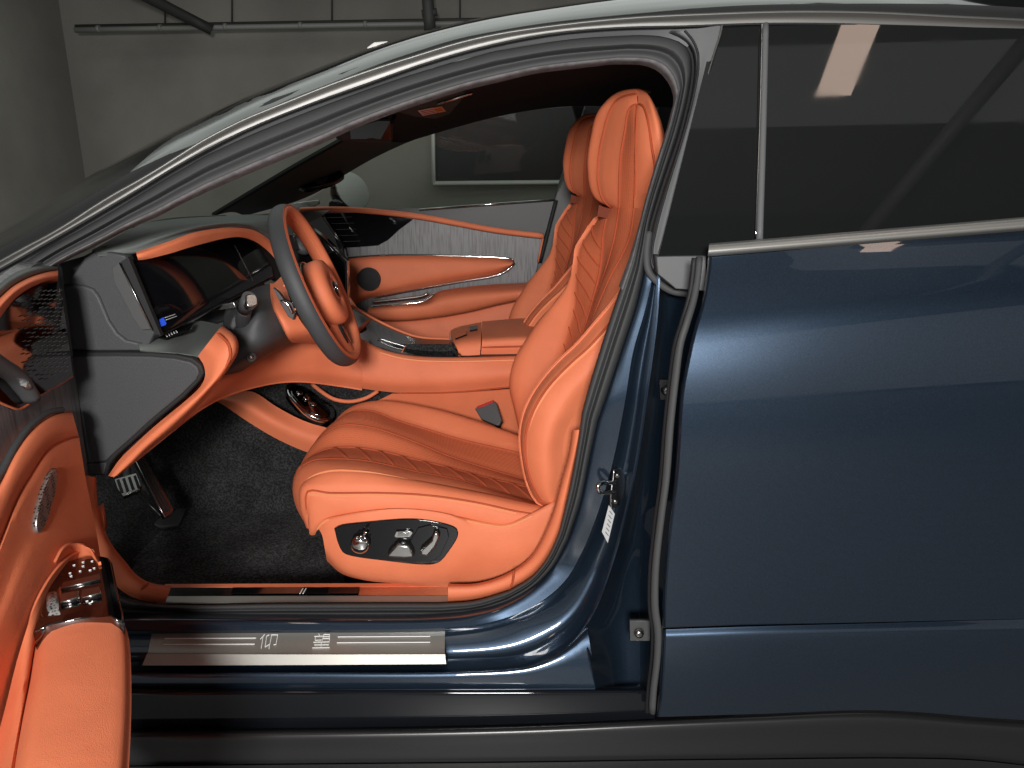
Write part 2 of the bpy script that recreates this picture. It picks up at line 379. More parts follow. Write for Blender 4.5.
# framed glass picture seen through the far window
fr = empty('framed_panel', loc=W(520, 160, 7.1), label='white framed dark glossy panel on the back wall seen through the far window', cat='wall panel')
fr.location = (0, 0, 0)
b = B(); b.tube([(432, 60, 7.12), (434, 183, 7.1)], .022, 'white', n=4); b.tube([(433, 183.5, 7.1), (700, 181, 7.1)], .022, 'white', n=4); b.tube([(700, 181, 7.1), (700, 60, 7.12)], .022, 'white', n=4); b.tube([(700, 60, 7.1), (432, 60, 7.12)], .022, 'white', n=4); b.build('frame', fr)
B().plate([(434, 60), (699, 60), (699, 182), (434, 182)], PY(7.14), .02, 'panelglass').build('glass_panel', fr)

# ================================================================== CAR
car = empty('car', loc=(0, 0, 0), label='dark blue car with the front door open and orange leather interior', cat='car')
def Yb(py, o=0):                             # depth of the body side around the door opening
    K = [(-40, 1.50), (30, 1.46), (100, 1.43), (200, 1.37), (270, 1.33), (400, 1.31), (500, 1.32), (618, 1.37), (800, 1.37)]
    for (a, A), (c, C_) in zip(K, K[1:]):
        if py <= c: return A + (C_ - A) * (py - a) / (c - a) + o
    return K[-1][1] + o
def yb(pts, o=0): return [(p[0], p[1], Yb(p[1], o)) for p in pts]
# curves of the roof line, left (low) to right
SIL = [(-40, 252), (0, 230), (41, 207), (82, 180), (123, 158), (164, 135), (197, 119), (246, 96), (287, 80), (328, 64), (378, 45), (417, 33), (456, 23), (495, 15), (534, 9), (573, 3), (640, -5), (740, -12), (860, -14), (1060, -8), (1400, 40)]
C2 = [(-40, 283), (0, 261), (29, 245), (59, 229), (88, 210), (117, 192), (146, 176), (170, 161), (205, 139), (246, 118), (283, 103), (320, 88), (369, 70), (420, 54), (456, 43), (495, 34), (534, 28), (573, 23), (612, 19), (652, 16), (718, 13), (796, 11), (874, 12), (952, 16), (1060, 22), (1400, 58)]
C3 = [(-40, 292), (0, 270), (29, 254), (59, 237), (88, 220), (117, 203), (146, 186), (176, 168), (205, 150), (246, 131), (287, 114), (328, 98), (369, 84), (420, 66), (456, 55), (495, 45), (534, 37), (573, 32), (612, 29), (652, 27), (710, 27), (769, 24), (835, 25), (913, 27), (972, 29), (1060, 34), (1400, 70)]
C4 = [(-40, 300), (0, 278), (41, 252), (82, 229), (123, 205), (164, 180), (205, 156), (246, 137), (287, 120), (328, 104), (369, 89), (420, 72), (495, 51), (573, 39), (640, 35)]
# roof and upper body
def mixc(A, Bc, t, n=24):
    a = cr(A, n); c = cr(Bc, n); return [(p[0] + (q[0] - p[0]) * t, p[1] + (q[1] - p[1]) * t) for p, q in zip(a, c)]
B().loft([yb(SIL, .34), yb(mixc(SIL, C2, .12), .16), yb(mixc(SIL, C2, .6), .035), yb(mixc(SIL, C2, 1), .0)], ['roofpaint', 'roofpaint', 'gap'], nu=60, sub=5).build('roof_side', car, solid=.004)
GL0 = [(130, 172), (164, 141), (205, 119), (246, 99.5), (287, 83.5), (328, 68), (378, 49), (417, 37), (456, 27), (495, 19), (534, 13), (573, 7), (640, -1), (740, -8), (860, -10), (960, 2)]
GL1 = [(131, 171.5), (170, 154), (205, 139.5), (246, 120), (287, 100), (328, 84), (378, 64), (417, 51), (456, 39), (495, 31), (534, 24.5), (573, 19.5), (640, 13), (740, 5.5), (860, 3.5), (962, 4)]
def roofoff(p):
    def at(C_):
        for a, c in zip(C_, C_[1:]):
            if a[0] <= p[0] <= c[0]: return a[1] + (c[1] - a[1]) * (p[0] - a[0]) / (c[0] - a[0])
        return C_[-1][1]
    a, c = at(SIL), at(C2); t = max(0, min(1, (p[1] - a) / (c - a)))
    K = [(0, .34), (.12, .16), (.35, .085), (.6, .035), (1, 0)]
    for (u, U), (v, V) in zip(K, K[1:]):
        if t <= v: return U + (V - U) * (t - u) / (v - u)
    return 0
def roofrow(L): return [(p[0], p[1], Yb(p[1], roofoff(p) - .007)) for p in L]
b = B(); b.loft([roofrow(mixc(GL0, GL1, q, 50)) for q in (.12, .3, .5, .75, 1)], 'roofglass', nu=60, sub=2).build('roof_glass', car, solid=.002)
B().loft([yb(C2, -.01), yb(mixc(C2, C3, .5), -.015), yb(C3, -.012)], 'trimmetal', nu=80, sub=4).tube(yb(mixc(C2, C3, .08, 60), -.012), .0025, 'trimmetal', samp=200, n=8).tube(yb(mixc(C2, C3, .95), -.015), .002, 'gap', samp=80, n=6).build('roof_trim_strip', car, solid=.003, label='bright metal strip along the roof line')
B().plate([(367, 47), (374, 42), (387, 41), (390, 44), (380, 50), (368, 55)], PY(2.0), .12, 'white', bev=.004).build('roof_sensor', car)
# door seal ring: outer and inner boundary all the way round
OUT = C4 + [(662, 36.5), (680, 42), (689, 53), (691, 70), (688, 92), (679, 129), (669, 160), (659, 190), (650, 222), (646, 250), (643, 274), (636, 304), (620.6, 352), (607, 393), (597, 422), (589, 459), (580.6, 500), (568, 538.6), (552, 568), (529, 591), (505, 605), (480, 613), (444, 617.5), (280, 618.5), (130, 618), (70, 612), (30, 580)]
INN = [(-40, 322), (20, 290), (60, 264), (100, 244), (133, 227), (153, 219), (178, 206), (209, 191), (246, 175), (287, 158), (328, 141), (349, 131), (398, 112), (437, 99), (466, 90), (500, 82), (534, 74), (573, 69), (612, 64.5), (644, 65.6), (659, 72), (670, 86), (674, 100), (671, 112), (666, 131), (656, 162), (645, 200), (638, 228), (630, 255), (613, 302), (596, 355), (587, 385), (580, 412), (577, 436), (572, 467), (565, 500), (558, 531), (548, 554), (533, 574), (509, 589), (474, 599), (440, 601.5), (280, 601.5), (160, 602.5), (126, 596), (80, 570), (50, 540)]
def ring(A, Bc, t, n=160):
    a = cr(A, n); c = cr(Bc, n); return [(p[0] + (q[0] - p[0]) * t, p[1] + (q[1] - p[1]) * t) for p, q in zip(a, c)]
# align the two by splitting at common landmarks
def split(path, marks):
    o = []; i0 = 0
    for mk in marks:
        i = min(range(len(path)), key=lambda k: math.dist(path[k], mk)); o.append(path[i0:i + 1]); i0 = i
    o.append(path[i0:]); return o
mo = [(205, 156), (495, 51), (640, 35), (691, 70), (659, 190), (643, 274), (597, 422), (568, 538.6), (505, 605), (444, 617.5), (130, 618)]
mi_ = [(246, 175), (500, 82), (612, 64.5), (674, 100), (645, 200), (630, 255), (580, 412), (558, 531), (509, 589), (440, 601.5), (126, 596)]
mo[0] = (205, 156); mi_[0] = (209, 191)
def dense(path, marks):
    o = []
    for seg in split(path, marks):
        c = cr(seg, 16) if len(seg) > 1 else seg; o += c[:-1]
    o.append(path[-1]); return o
OD = dense(OUT, mo); ID = dense(INN, mi_)
def rg(t): return [(p[0] + (q[0] - p[0]) * t, p[1] + (q[1] - p[1]) * t) for p, q in zip(OD, ID)]
NS = 260
b = B()
b.loft([yb(rg(0), .012), yb(rg(.10), -.004), yb(rg(.30), -.010), yb(rg(.42), .004), yb(rg(.50), .010), yb(rg(.66), -.002), yb(rg(.84), .006), yb(rg(.90), .03)], ['rubber'] * 7, nu=NS, sub=3)
b.build('door_seal', car, solid=.003, label='ribbed rubber seal around the door opening')
kk = [i for i, p in enumerate(ID) if p[1] < 300 and i < 130]; k1 = max(kk)
E0 = [(p[0], p[1]) for p in rg(.72)[:k1]]; E1 = ID[:k1]
B().loft([yb(E0, .000), yb([((a[0] + c[0]) / 2, (a[1] + c[1]) / 2) for a, c in zip(E0, E1)], .004), yb(E1, .03)], 'liner_edge', nu=120, sub=3).build('headliner_edge', car, solid=.003)
# body flange between roof strip and seal, and grey B-pillar frame
C3s = C3[:22]; C4s = C4 + [(662, 36.5), (680, 42), (687, 47)]
B().loft([yb(C3s[:-1], -.006), yb(C4s, .006)], 'frame', nu=80, sub=2).build('door_frame_flange', car, solid=.003)
UP0 = [(662, 34), (683, 41), (692, 53), (694, 72), (684, 125), (663, 190), (651, 232), (648, 256), (650, 270), (668, 288), (690, 293)]
UP1 = [(716, 26), (713, 36), (708, 55), (702, 80), (688, 130), (672, 190), (661, 235), (658, 250), (662, 262), (676, 276), (700, 278)]
UP2 = [(722, 26), (720, 36), (714, 55), (706, 82), (693, 130), (676, 192), (664, 238), (660, 256), (668, 262), (684, 264), (706, 262)]
b = B(); b.loft([yb([(x - 9, y + (0 if y < 250 else -4)) for x, y in UP0], .05), yb(UP0, .01)], 'gap', nu=50, sub=1); b.loft([yb(UP0, .02), yb(ring(UP0, UP1, .25, 20), -.012), yb(ring(UP0, UP1, .6, 20), -.016), yb(UP1, -.02), yb(UP2, -.02)], ['rubber', 'frame', 'frame', 'frame'], nu=70, sub=4)
b.tube(yb(ring(UP0, UP1, .42, 20), -.017), .0022, 'gap', samp=70, n=6); b.tube(yb(UP2, -.022), .0025, 'satin', samp=70, n=6)
b.build('pillar_frame', car, solid=.004, label='grey frame of the middle pillar')
b = B(); b.tube(yb([(649, 232), (646.5, 255), (649, 272), (660, 284), (672, 291), (690, 294)], -.005), .0065, 'rubber', samp=30, n=10); b.build('corner_seal', car)
B().plate([(657, 257), (706, 256), (706, 291), (676, 289), (658, 274)], PY(1.278), .05, 'frame', bev=.002).build('corner_cover', car)
# ---- painted body side: pillar and sill
P0 = OUT[19:]                        # seal outer from (646,250)
P0 = [(646, 250), (643, 274), (636, 304), (620.6, 352), (607, 393), (597, 422), (589, 459), (580.6, 500), (568, 538.6), (552, 568), (529, 591), (505, 605), (480, 613), (444, 617.5), (280, 618.5), (130, 618), (60, 618)]
P1 = [(655, 250), (652, 278), (645, 310), (633, 352), (626, 395), (620, 428), (612, 465), (597, 515), (581, 554), (564, 582), (534, 606), (508, 617), (482, 624), (444, 628), (280, 630), (130, 630), (60, 630)]
P2 = [(660, 250), (658, 285), (656, 318), (652, 352), (647, 389), (641, 434), (633, 480), (621, 531), (608, 574), (593, 612), (568, 646), (545, 660), (525, 667), (460, 672), (280, 672.5), (130, 672.5), (60, 673)]
def ybs(P, o):
    return [(p[0], p[1], Yb(p[1], o) - max(0, p[1] - 560) / 110 * .10) for p in P]
b = B()
b.loft([[(x - (8 if y < 560 else 4), y - (6 if y > 520 else 0), Y) for x, y, Y in ybs(P0, .05)], ybs(P0, .012), ybs(ring(P0, P1, .3, 40), .004), ybs(P1, -.000)], 'paint', nu=110, sub=4)
b.loft([ybs(P1, -.000), ybs(ring(P1, P2, .18, 40), .014), ybs(ring(P1, P2, .60, 40), .020), ybs(ring(P1, P2, .90, 40), -.0), ybs(P2, -.014)], 'paint', nu=110, sub=4)
P3 = [(668, 250), (668, 285), (667, 330), (662, 380), (656, 430), (650, 480), (643, 540), (640, 590), (640, 640), (640, 689)]
P2b = P2[:10] + [(586, 626), (590, 660), (597, 689)]
fr_ = ybs(P2b, -.015)[:-2] + [(590, 660, 1.247), (597, 689, 1.24)]
b.loft([fr_, ybs(ring(P2b, P3, .45, 30), .03), ybs(ring(P2b, P3, 1, 30), .045)], 'paint', nu=70, sub=5)
P4 = [(700, 250), (700, 285), (700, 330), (692, 380), (684, 430), (680, 480), (676, 540), (670, 590), (668, 640), (668, 700)]
b.loft([ybs(P3, .045), ybs(P4, .07)], 'paint', nu=50, sub=2)
LW = [(60, 673), (130, 672.5), (280, 672.5), (460, 672), (525, 667), (545, 660), (568, 646), (587, 626)]
LW2 = [(60, 689), (130, 689), (280, 689), (460, 689), (525, 688.5), (555, 688.5), (580, 688.5), (597, 688.5)]
def sy(P, Y): return [(p[0], p[1], Y) for p in P]
b.loft([ybs(LW, -.013), [(x, y, Y * .7 + 1.243 * .3) for x, y, Y in ybs(ring(LW, LW2, .15, 24), -.018)], sy(LW2, 1.242)], 'paint', nu=60, sub=3)
b.build('body_side', car, solid=.003, label='dark blue painted door sill and middle pillar')
b = B(); b.loft([sy([(60, 687), (655, 686.5)], 1.26), sy([(60, 690.5), (655, 690)], 1.230), sy([(60, 700), (655, 699)], 1.222), sy([(60, 727), (400, 725), (655, 719)], 1.218), sy([(60, 731), (400, 728), (655, 722)], 1.23)], 'roofpaint', nu=40, sub=4)
b.build('sill_cladding', car, solid=.004, label='gloss black strip under the painted sill')
RK0 = [(60, 729), (300, 727.5), (520, 724), (660, 718), (760, 714), (865, 710), (917, 712), (977, 717), (1060, 722), (1400, 735)]
RK1 = [(60, 735), (300, 733), (520, 729), (660, 723), (760, 719), (865, 715), (917, 717), (977, 722), (1060, 727), (1400, 740)]
RK2 = [(60, 768), (300, 765), (520, 763), (660, 761), (760, 760), (865, 759), (959, 760), (1000, 763), (1060, 770), (1400, 790)]
RK3 = [(60, 800), (300, 800), (520, 800), (660, 800), (760, 800), (865, 800), (959, 800), (1000, 800), (1060, 800), (1400, 820)]
b = B(); b.loft([sy(RK0, 1.225), sy(RK1, 1.195), sy(ring(RK1, RK2, .5, 20), 1.185), sy(RK2, 1.175)], 'cladding', nu=60, sub=4); b.loft([sy(RK2, 1.175), sy(ring(RK2, RK3, .08, 20), 1.165), sy(RK3, 1.18)], 'cladding', nu=60, sub=3)
b.build('rocker_panel', car, solid=.004)
# outer scuff plate
scp = empty('scuff_plate', car, label='brushed metal sill plate with two Chinese characters')
b = B()
SPt = [(159, 621.5), (300, 620.5), (441, 620)]; SPa = [(152, 632), (300, 631), (445, 630.5)]; SPf = [(148, 652.5), (300, 652.5), (444.5, 652.5)]; SPb = [(142, 665.5), (300, 665), (446, 664)]
b.loft([sy(SPt, 1.352), sy([(155, 627), (300, 625.5), (444, 625)], 1.327), sy(SPa, 1.3155), sy(SPf, 1.26), sy([(147, 654), (300, 654.5), (445, 654.5)], 1.252), sy(SPb, 1.242)], 'brush', nu=20, sub=3, smooth=False)
b.build('plate', scp, solid=.004)
spl = PL((152, 632, 1.3155), (445, 630.5, 1.3155), (300, 652.5, 1.26))
def strokes(b, segs, pl, m, r, off=.0012):
    for x0, y0, x1, y1 in segs:
        P = pl(x0, y0, off); Q = pl(x1, y1, off); d = Q - P; L = d.length; d.normalize(); s_ = pl.n.cross(d)
        b.box((P + Q) / 2, d * (L / 2 + r * .4), s_ * r, pl.n * .0006, m)
b = B(); sx = lambda X, Y: (130 + X / 5.12, 600 + Y / 5.12)
yang = [((690, 176), (668, 200)), ((682, 190), (672, 246)), ((712, 178), (702, 183)), ((700, 183), (692, 240)), ((692, 240), (712, 228)), ((722, 178), (758, 178)), ((726, 178), (712, 248)), ((757, 178), (748, 226)), ((748, 226), (736, 229))]
wang = [((944, 186), (990, 184)), ((966, 172), (972, 184)), ((952, 186), (948, 206)), ((948, 206), (980, 204)), ((993, 176), (1022, 176)), ((993, 176), (985, 208)), ((1022, 176), (1022, 206)), ((990, 187), (1020, 187)), ((988, 197), (1020, 197)), ((940, 216), (1022, 214)), ((944, 230), (1018, 229)), ((934, 245), (1022, 244)), ((980, 215), (978, 245))]
for g in (yang, wang): b = B(); strokes(b, [(*sx(*p), *sx(*q)) for p, q in g], spl, 'line', .0005); b.build('lettering', scp)
for ln in ((165, 638.6, 256, 638), (163, 644.6, 254.5, 644), (338, 636.8, 430, 636.3), (337, 642.7, 430, 642.2)): b = B(); strokes(b, [ln], spl, 'line', .0007); b.build('accent_line', scp)
# inner scuff plate and trim
isp = B(); isp.loft([sy([(166, 587), (300, 586.5), (448, 586)], 1.478), sy([(161, 596), (300, 595.5), (448, 595.3)], 1.436)], 'chrome', nu=12, sub=3, smooth=False)
isp.loft([sy([(161, 596.3), (300, 596), (448, 595.6)], 1.434), sy([(157, 602.5), (300, 602), (448, 601.5)], 1.408)], 'brush', nu=12, sub=3)
o = isp.build('inner_scuff_plate', car, solid=.003, label='mirror polished inner sill plate')
B().loft([sy([(233, 588), (360, 587.6)], 1.470), sy([(231, 594), (358, 593.6)], 1.440)], 'gloss', nu=6, sub=2).build('glossy_insert', o, solid=.0005).location = (0, -.0005, .0015)
b = B(); strokes(b, [(303, 588.5, 300, 593.5), (306, 588.5, 303, 593.5)], PL((233, 588, 1.47), (360, 588, 1.47), (300, 594, 1.44)), 'line', .0010, .004); b.build('release_mark', o)
ti_o = [(448, 602), (474, 599.5), (509, 590), (533, 575), (549, 555), (560, 531), (567, 500), (574, 467), (582, 430)]
ti_i = [(448, 584), (478, 583), (508, 573), (530, 557), (543, 535), (553, 510), (561, 480), (568, 455), (572, 430)]
b = B(); b.loft([yb(ti_o, .045), yb(ring(ti_o, ti_i, .3, 20), .035), yb(ring(ti_o, ti_i, .8, 20), .045), yb(ti_i, .07)], 'leather2', nu=60, sub=4); b.tube(yb([(514, 570), (513, 580), (510, 589)], .036), .0012, 'seam', n=6, samp=8)
kt_o = [(165, 603), (150, 602), (128, 595), (110, 580), (90, 560), (80, 530), (78, 500), (80, 476)]
kt_i = [(171, 586), (150, 582.5), (137, 575), (125, 561), (113, 546), (104, 528), (98, 505), (96, 477)]
b.loft([yb(kt_o, .03), yb(ring(kt_o, kt_i, .4, 20), .03), yb(ring(kt_o, kt_i, .85, 20), .045), yb(kt_i, .08)], 'leather2', nu=50, sub=4); b.tube(yb([(149, 583), (141, 590), (136, 598)], .034), .0012, 'seam', n=6, samp=8)
b.loft([sy([(165, 584), (300, 583.5), (450, 583)], 1.49), sy([(165, 587.5), (300, 587), (450, 586.5)], 1.475)], 'leather2', nu=10, sub=2)
b.build('sill_trim', car, solid=.004, label='orange trim along the inside of the sill')
b = B(); b.plate([(94, 510), (101, 505), (105, 530), (96, 522)], PY(1.40), .01, 'leather', bev=.001); b.build('bonnet_release', car)
# lower pillar dark trim
# striker, stops, sticker
b = B(); pl = PY(1.315); b.plate([(614, 470), (621, 468), (625, 478), (624, 495), (618, 507), (612, 508), (611, 495), (613, 480)], PL((618, 468, 1.325), (625, 490, 1.33), (612, 508, 1.305)), .006, 'satin', samp=30, bev=.0015)
b.tube([(615, 483, 1.32), (603, 483, 1.29), (598, 486, 1.285), (600, 492, 1.287), (614, 492, 1.315)], .0042, 'chrome', samp=22, n=10)
for p in ((617, 475), (615, 501)): b.lathe(W(p[0], p[1], 1.308), (.1, -1, 0), [(.005, 0), (.005, .004), (.003, .006)], 'satin', n=12)
b.build('door_striker', car)
STK = PL((609, 505, 1.318), (614.8, 514, 1.322), (602, 532, 1.316))
B().plate([(609, 505), (614.8, 514), (607.8, 543), (602, 532)], STK, .001, 'sticker', off=.004).build('info_sticker', car)
b = B()
for k in range(6): strokes(b, [(609.5 - k * .8, 511 + k * 4.2, 612.3 - k * .8, 514.5 + k * 4.2)], STK, 'gap', .0006, .0045)
b.build('sticker_print', car)
b = B(); b.plate([(630, 621), (650, 621), (650, 641), (630, 641)], PY(1.255), .01, 'plastic', bev=.001); b.lathe(W(639, 633, 1.25), (0, -1, .1), [(.010, 0), (.008, .006), (.004, .008)], 'satin', n=16); b.build('rubber_stop', car)
b = B(); b.plate([(660, 380), (668, 380), (668, 400), (660, 400)], PY(1.34), .01, 'gap', bev=.001); b.lathe(W(666, 390, 1.335), (0, -1, .1), [(.010, 0), (.009, .008), (.004, .012)], 'satin', n=16); b.build('rubber_stop', car)

# ================================================================== REAR DOOR
rd = empty('rear_door', car, label='closed dark blue rear door')
E = [(708, 257), (707, 270), (702, 300), (693, 331), (686, 362), (680, 396), (677, 440), (674, 480), (667, 538), (663, 590), (662, 627)]
ys = [1.222, 1.212, 1.187, 1.165, 1.152, 1.144, 1.140, 1.14, 1.146, 1.152, 1.158]
def dedge(x, y, Y): return [(x, y, Y + .022), (x + 1.2, y, Y + .006), (x + 4, y, Y)]
def drow(x, y, Y, dy):
    dy = dy * (1400 - x) / (1060 - x)
    return [(x + 4, y, Y), (x + (1400 - x) * .2, y + dy * .2, Y - .010), (x + (1400 - x) * .6, y + dy * .6, Y - .012), (1400, y + dy, Y - .004)]
dys = [-29, -36, -40, -44, -42, -36, -30, -25, -20, -13, -9]
b = B(); b.loft([dedge(x, y, Y) for (x, y), Y in zip(E, ys)], 'paint', nu=7, sub=5); b.loft([drow(x, y, Y, dy) for (x, y), Y, dy in zip(E, ys, dys)], 'paint', nu=40, sub=5)
E2 = [(662, 629.5), (662, 640), (661, 665), (659, 690), (656, 717)]; y2 = [1.158, 1.150, 1.152, 1.160, 1.172]
rows = []
for i, ((x, y), Y) in enumerate(zip(E2, y2)):
    t = i / 4; rows.append([(x + 4, y, Y), (752, y - 3 * t - 3 * (1 - t), Y - .01), (865, y - 7 * t - 6 * (1 - t), Y - .012), (917, y - 5 * t - 7.5 * (1 - t), Y - .01), (977, y - 0 * t - 9 * (1 - t), Y - .006), (1060, y + 4 * t - 11 * (1 - t), Y), (1400, y + 18 * t - 20 * (1 - t), Y + .01)])
b.loft([dedge(x, y, Y) for (x, y), Y in zip(E2, y2)], 'paint', nu=7, sub=5); b.loft(rows, 'paint', nu=60, sub=4)
b.loft([[(662, 626, 1.175), (1060, 617, 1.165), (1400, 609, 1.17)], [(662, 631, 1.175), (1060, 621, 1.165), (1400, 613, 1.17)]], 'gap', nu=8, sub=1)
b.build('door_skin', rd, solid=.003)
b = B(); TB = [(698, 258), (697, 272), (693, 298), (685, 325), (679, 345), (674, 381), (669, 427), (665, 480), (660, 518), (654.5, 569), (654, 608), (657, 632), (656, 660), (652.5, 690), (651, 712)]
b.tube([(x + 1, y, max(1.16, 1.225 - (y - 258) * .0009)) for x, y in TB], .0058, 'rubber', samp=60, n=14, flat=1.3); b.tube([(x - 4, y, 1.20) for x, y in TB], .004, 'gap', samp=60, n=8)
b.build('edge_seal', rd)
b = B(); b.loft([sy([(709.5, 243.5), (860, 231), (1060, 214), (1400, 186)], 1.235), sy([(709, 246), (860, 233.5), (1060, 216.5), (1400, 188.5)], 1.218), sy([(708.5, 253), (860, 240.5), (1060, 224), (1400, 196)], 1.212), sy([(708, 256.5), (860, 244), (1060, 227.5), (1400, 199.5)], 1.222)], 'beltmetal', nu=24, sub=3); b.build('belt_strip', rd, solid=.004, label='bright belt line strip under the rear window')
gp = PL((760, 250, 1.290), (1000, 235, 1.290), (800, 26, 1.448))
def gl(P0_, P1_): return 0
def glass_patch(name, L, Rr, parent, bow=0):
    b = B(); n = 9; rows = []
    for i in range(n):
        t = i / (n - 1); a = (L[0][0] + (L[1][0] - L[0][0]) * t, L[0][1] + (L[1][1] - L[0][1]) * t); c = (Rr[0][0] + (Rr[1][0] - Rr[0][0]) * t, Rr[0][1] + (Rr[1][1] - Rr[0][1]) * t)
        row = []
        for k in range(7):
            s_ = k / 6; p = (a[0] + (c[0] - a[0]) * s_, a[1] + (c[1] - a[1]) * s_); q = gp(*p, bow * 4 * t * (1 - t)); row.append(tuple(q))
        rows.append(row)
    b.loft(rows, 'tint', nu=16, sub=2, world=True); return b.build(name, parent, solid=.004)
glass_patch('quarter_window', [(716, 24), (657, 262)], [(764, 22), (757, 256)], rd)
glass_patch('window', [(766, 22), (759, 245)], [(1400, 38), (1400, 196)], rd)
b = B(); P = [gp(765.5, 24, .004), gp(763, 130, .004), gp(759.5, 240, .004)]
b.tube([tuple(p) for p in P], .0058, 'frame', samp=20, n=10, world=True); b.tube([tuple(gp(x, y, o_)) for x, y, o_ in ((762, 24, .008), (759.5, 130, .008), (755.5, 240, .008))], .0012, 'chrome', samp=20, n=6, world=True)
b.build('window_divider', rd)

# ================================================================== FRONT DOOR (open)
fd = empty('front_door', car, label='open front door with orange armrest at the left')
DP = PN((-.81, 1.2, .5), (.985, .174, 0))    # plane of its inner face
dp = lambda L, off=0: [tuple(DP(x, y, off)) for x, y in L]
b = B()
b.loft([dp([(-60, 300), (0, 288), (40, 262), (56, 262), (62, 268)], .0), dp([(-60, 620), (0, 560), (60, 540), (84, 525), (92, 505)], -.0)], 'wood', nu=24, sub=6, world=True)
b.build('door_panel', fd, solid=.03)
# top pad grey and orange roll
T0 = [(-50, 312), (-20, 296), (0, 282), (14, 272), (30, 266), (48, 264), (57, 265)]
T1 = [(-50, 350), (-20, 318), (0, 297), (14, 285), (32, 276), (50, 271), (58, 270)]
T2 = [(-50, 382), (-20, 342), (0, 318), (14, 300), (32, 288), (48, 283), (58, 281)]
B().loft([dp(T0, -.03), dp(ring(T0, T1, .3, 16), .02), dp(ring(T0, T1, .8, 16), .025), dp(T1, .022)], 'grayl', nu=30, sub=4, world=True).build('door_top_pad', fd, solid=.004)
B().loft([dp(T1, .020), dp(ring(T1, T2, .2, 16), .032), dp(ring(T1, T2, .5, 16), .038), dp(ring(T1, T2, .85, 16), .030), dp(T2, .012)], 'leather', nu=30, sub=4, world=True).build('orange_top_roll', fd, solid=.004)
# perforated glossy speaker panel
SPK = [(-30, 340), (0, 318), (14, 301), (32, 289), (48, 283), (58, 281), (62, 300), (68, 335), (72, 370), (73, 376), (60, 384), (40, 395), (20, 408), (14, 410), (-10, 396), (-40, 380)]
SPN = PN(DP(18, 340, .014), (1, -.05, 0))
b = B(); b.plate(SPK, SPN, .01, 'darkmirror', off=.0)
for i in range(26):
    y = 290 + i * 4.2
    for k in range(9):
        x = 62 + i * .45 - k * 5.2 - (i % 2) * 2.2
        if x < 12 + (i % 3) * 6 or (k > 4 and (i + k) % 3 == 0): continue
        if y < 281 + (58 - x) * .45: continue
        if y > 376 + (70 - x) * .42 - 6: continue
        strokes(b, [(x, y, x - 3.1, y + 1.2)], SPN, 'plastic', .0006, .0012)
b.tube([tuple(DP(x, y, .012)) for x, y in ((73, 376), (60, 384), (40, 395), (20, 409), (8, 406), (-20, 392))], .002, 'leather', samp=24, n=6, world=True)
b.build('speaker_panel', fd, label='glossy black perforated speaker panel')
b = B(); b.tube([tuple(DP(x, y, .018)) for x, y in ((-20, 352), (0, 366), (15, 376), (24, 388), (30, 398))], .018, 'gray', samp=20, n=12, world=True, flat=.7); b.tube([tuple(DP(x, y, .03)) for x, y in ((24, 383), (28, 387))], .006, 'chrome', n=10, world=True); b.build('door_handle', fd)
# orange lower panel
L0 = [(-60, 560), (-20, 510), (0, 480), (14, 452), (30, 430), (50, 415), (66, 411), (72, 411)]
L1 = [(-60, 620), (-20, 590), (0, 545), (18, 500), (32, 476), (50, 450), (70, 439), (79, 437)]
L2 = [(-60, 680), (-20, 640), (0, 600), (22, 545), (40, 520), (56, 495), (74, 490), (86, 480)]
L3 = [(-60, 740), (-20, 700), (5, 650), (30, 590), (52, 560), (70, 545), (86, 535), (96, 530)]
L4 = [(-60, 980), (-20, 940), (5, 900), (30, 850), (60, 760), (80, 690), (98, 620), (104, 580)]
b = B(); b.loft([dp(L0, .004), dp(ring(L0, L1, .12, 20), .030), dp(ring(L0, L1, .6, 20), .038), dp(L1, .028), dp(ring(L1, L2, .1, 20), .036), dp(L2, .036), dp(L3, .040), dp(L4, .02)], 'leather', nu=36, sub=4, world=True)
b.tube(dp(L1, .030), .0014, 'seam', samp=40, n=6, world=True)
b.tube(dp([(-30, 515), (0, 474), (14, 448), (30, 426), (50, 412), (62, 410)], .022), .0055, 'gray', samp=24, n=8, world=True)
b.build('orange_door_card', fd, solid=.004)
B().plate([(56, 468), (58, 475), (56, 490), (50, 512), (44, 528), (39, 534), (37, 524), (40, 505), (46, 485), (52, 472)], DP, .008, 'grille', off=.043, samp=40, bev=.001).build('speaker_grille', fd, label='narrow leaf-shaped metal speaker grille')
# inner ledge behind the armrest + armrest
b = B()
def Z3(L, z): pz = PZ(z); return [tuple(pz(x, y)) for x, y in L]
b.loft([dp([(-30, 830), (2, 720), (20, 650), (38, 600), (60, 566), (80, 552), (97, 556)], .045), Z3([(0, 830), (18, 730), (30, 670), (45, 615), (62, 580), (85, 562), (100, 562)], .51), Z3([(10, 830), (20, 760), (30, 700), (45, 640), (65, 600), (90, 580), (112, 575)], .46)], 'leather', nu=30, sub=4, world=True)
b.loft([dp([(56, 562), (64, 548), (78, 543), (88, 545), (95, 555)], .05), Z3([(56, 566), (66, 553), (80, 548), (90, 550), (98, 562)], .56), Z3([(58, 575), (66, 565), (80, 560), (92, 562), (100, 572)], .53)], 'leather', nu=20, sub=3, world=True)
b.build('pull_pocket', fd, solid=.004)
A0 = [(36, 634), (34, 645), (30, 680), (22, 720), (14, 768), (8, 830)]
A1 = [(47, 627), (43, 640), (37, 680), (30, 720), (24, 768), (18, 830)]
A2 = [(84, 620), (84, 632), (82, 680), (80, 720), (78, 768), (76, 830)]
A3 = [(112, 617), (119, 630), (121, 680), (120, 720), (117, 768), (112, 830)]
A4 = [(121, 622), (126, 640), (128, 680), (127.5, 720), (125, 768), (120, 830)]
ZA = .545
def row3(L, z, Ls=None): return Z3(L, z)
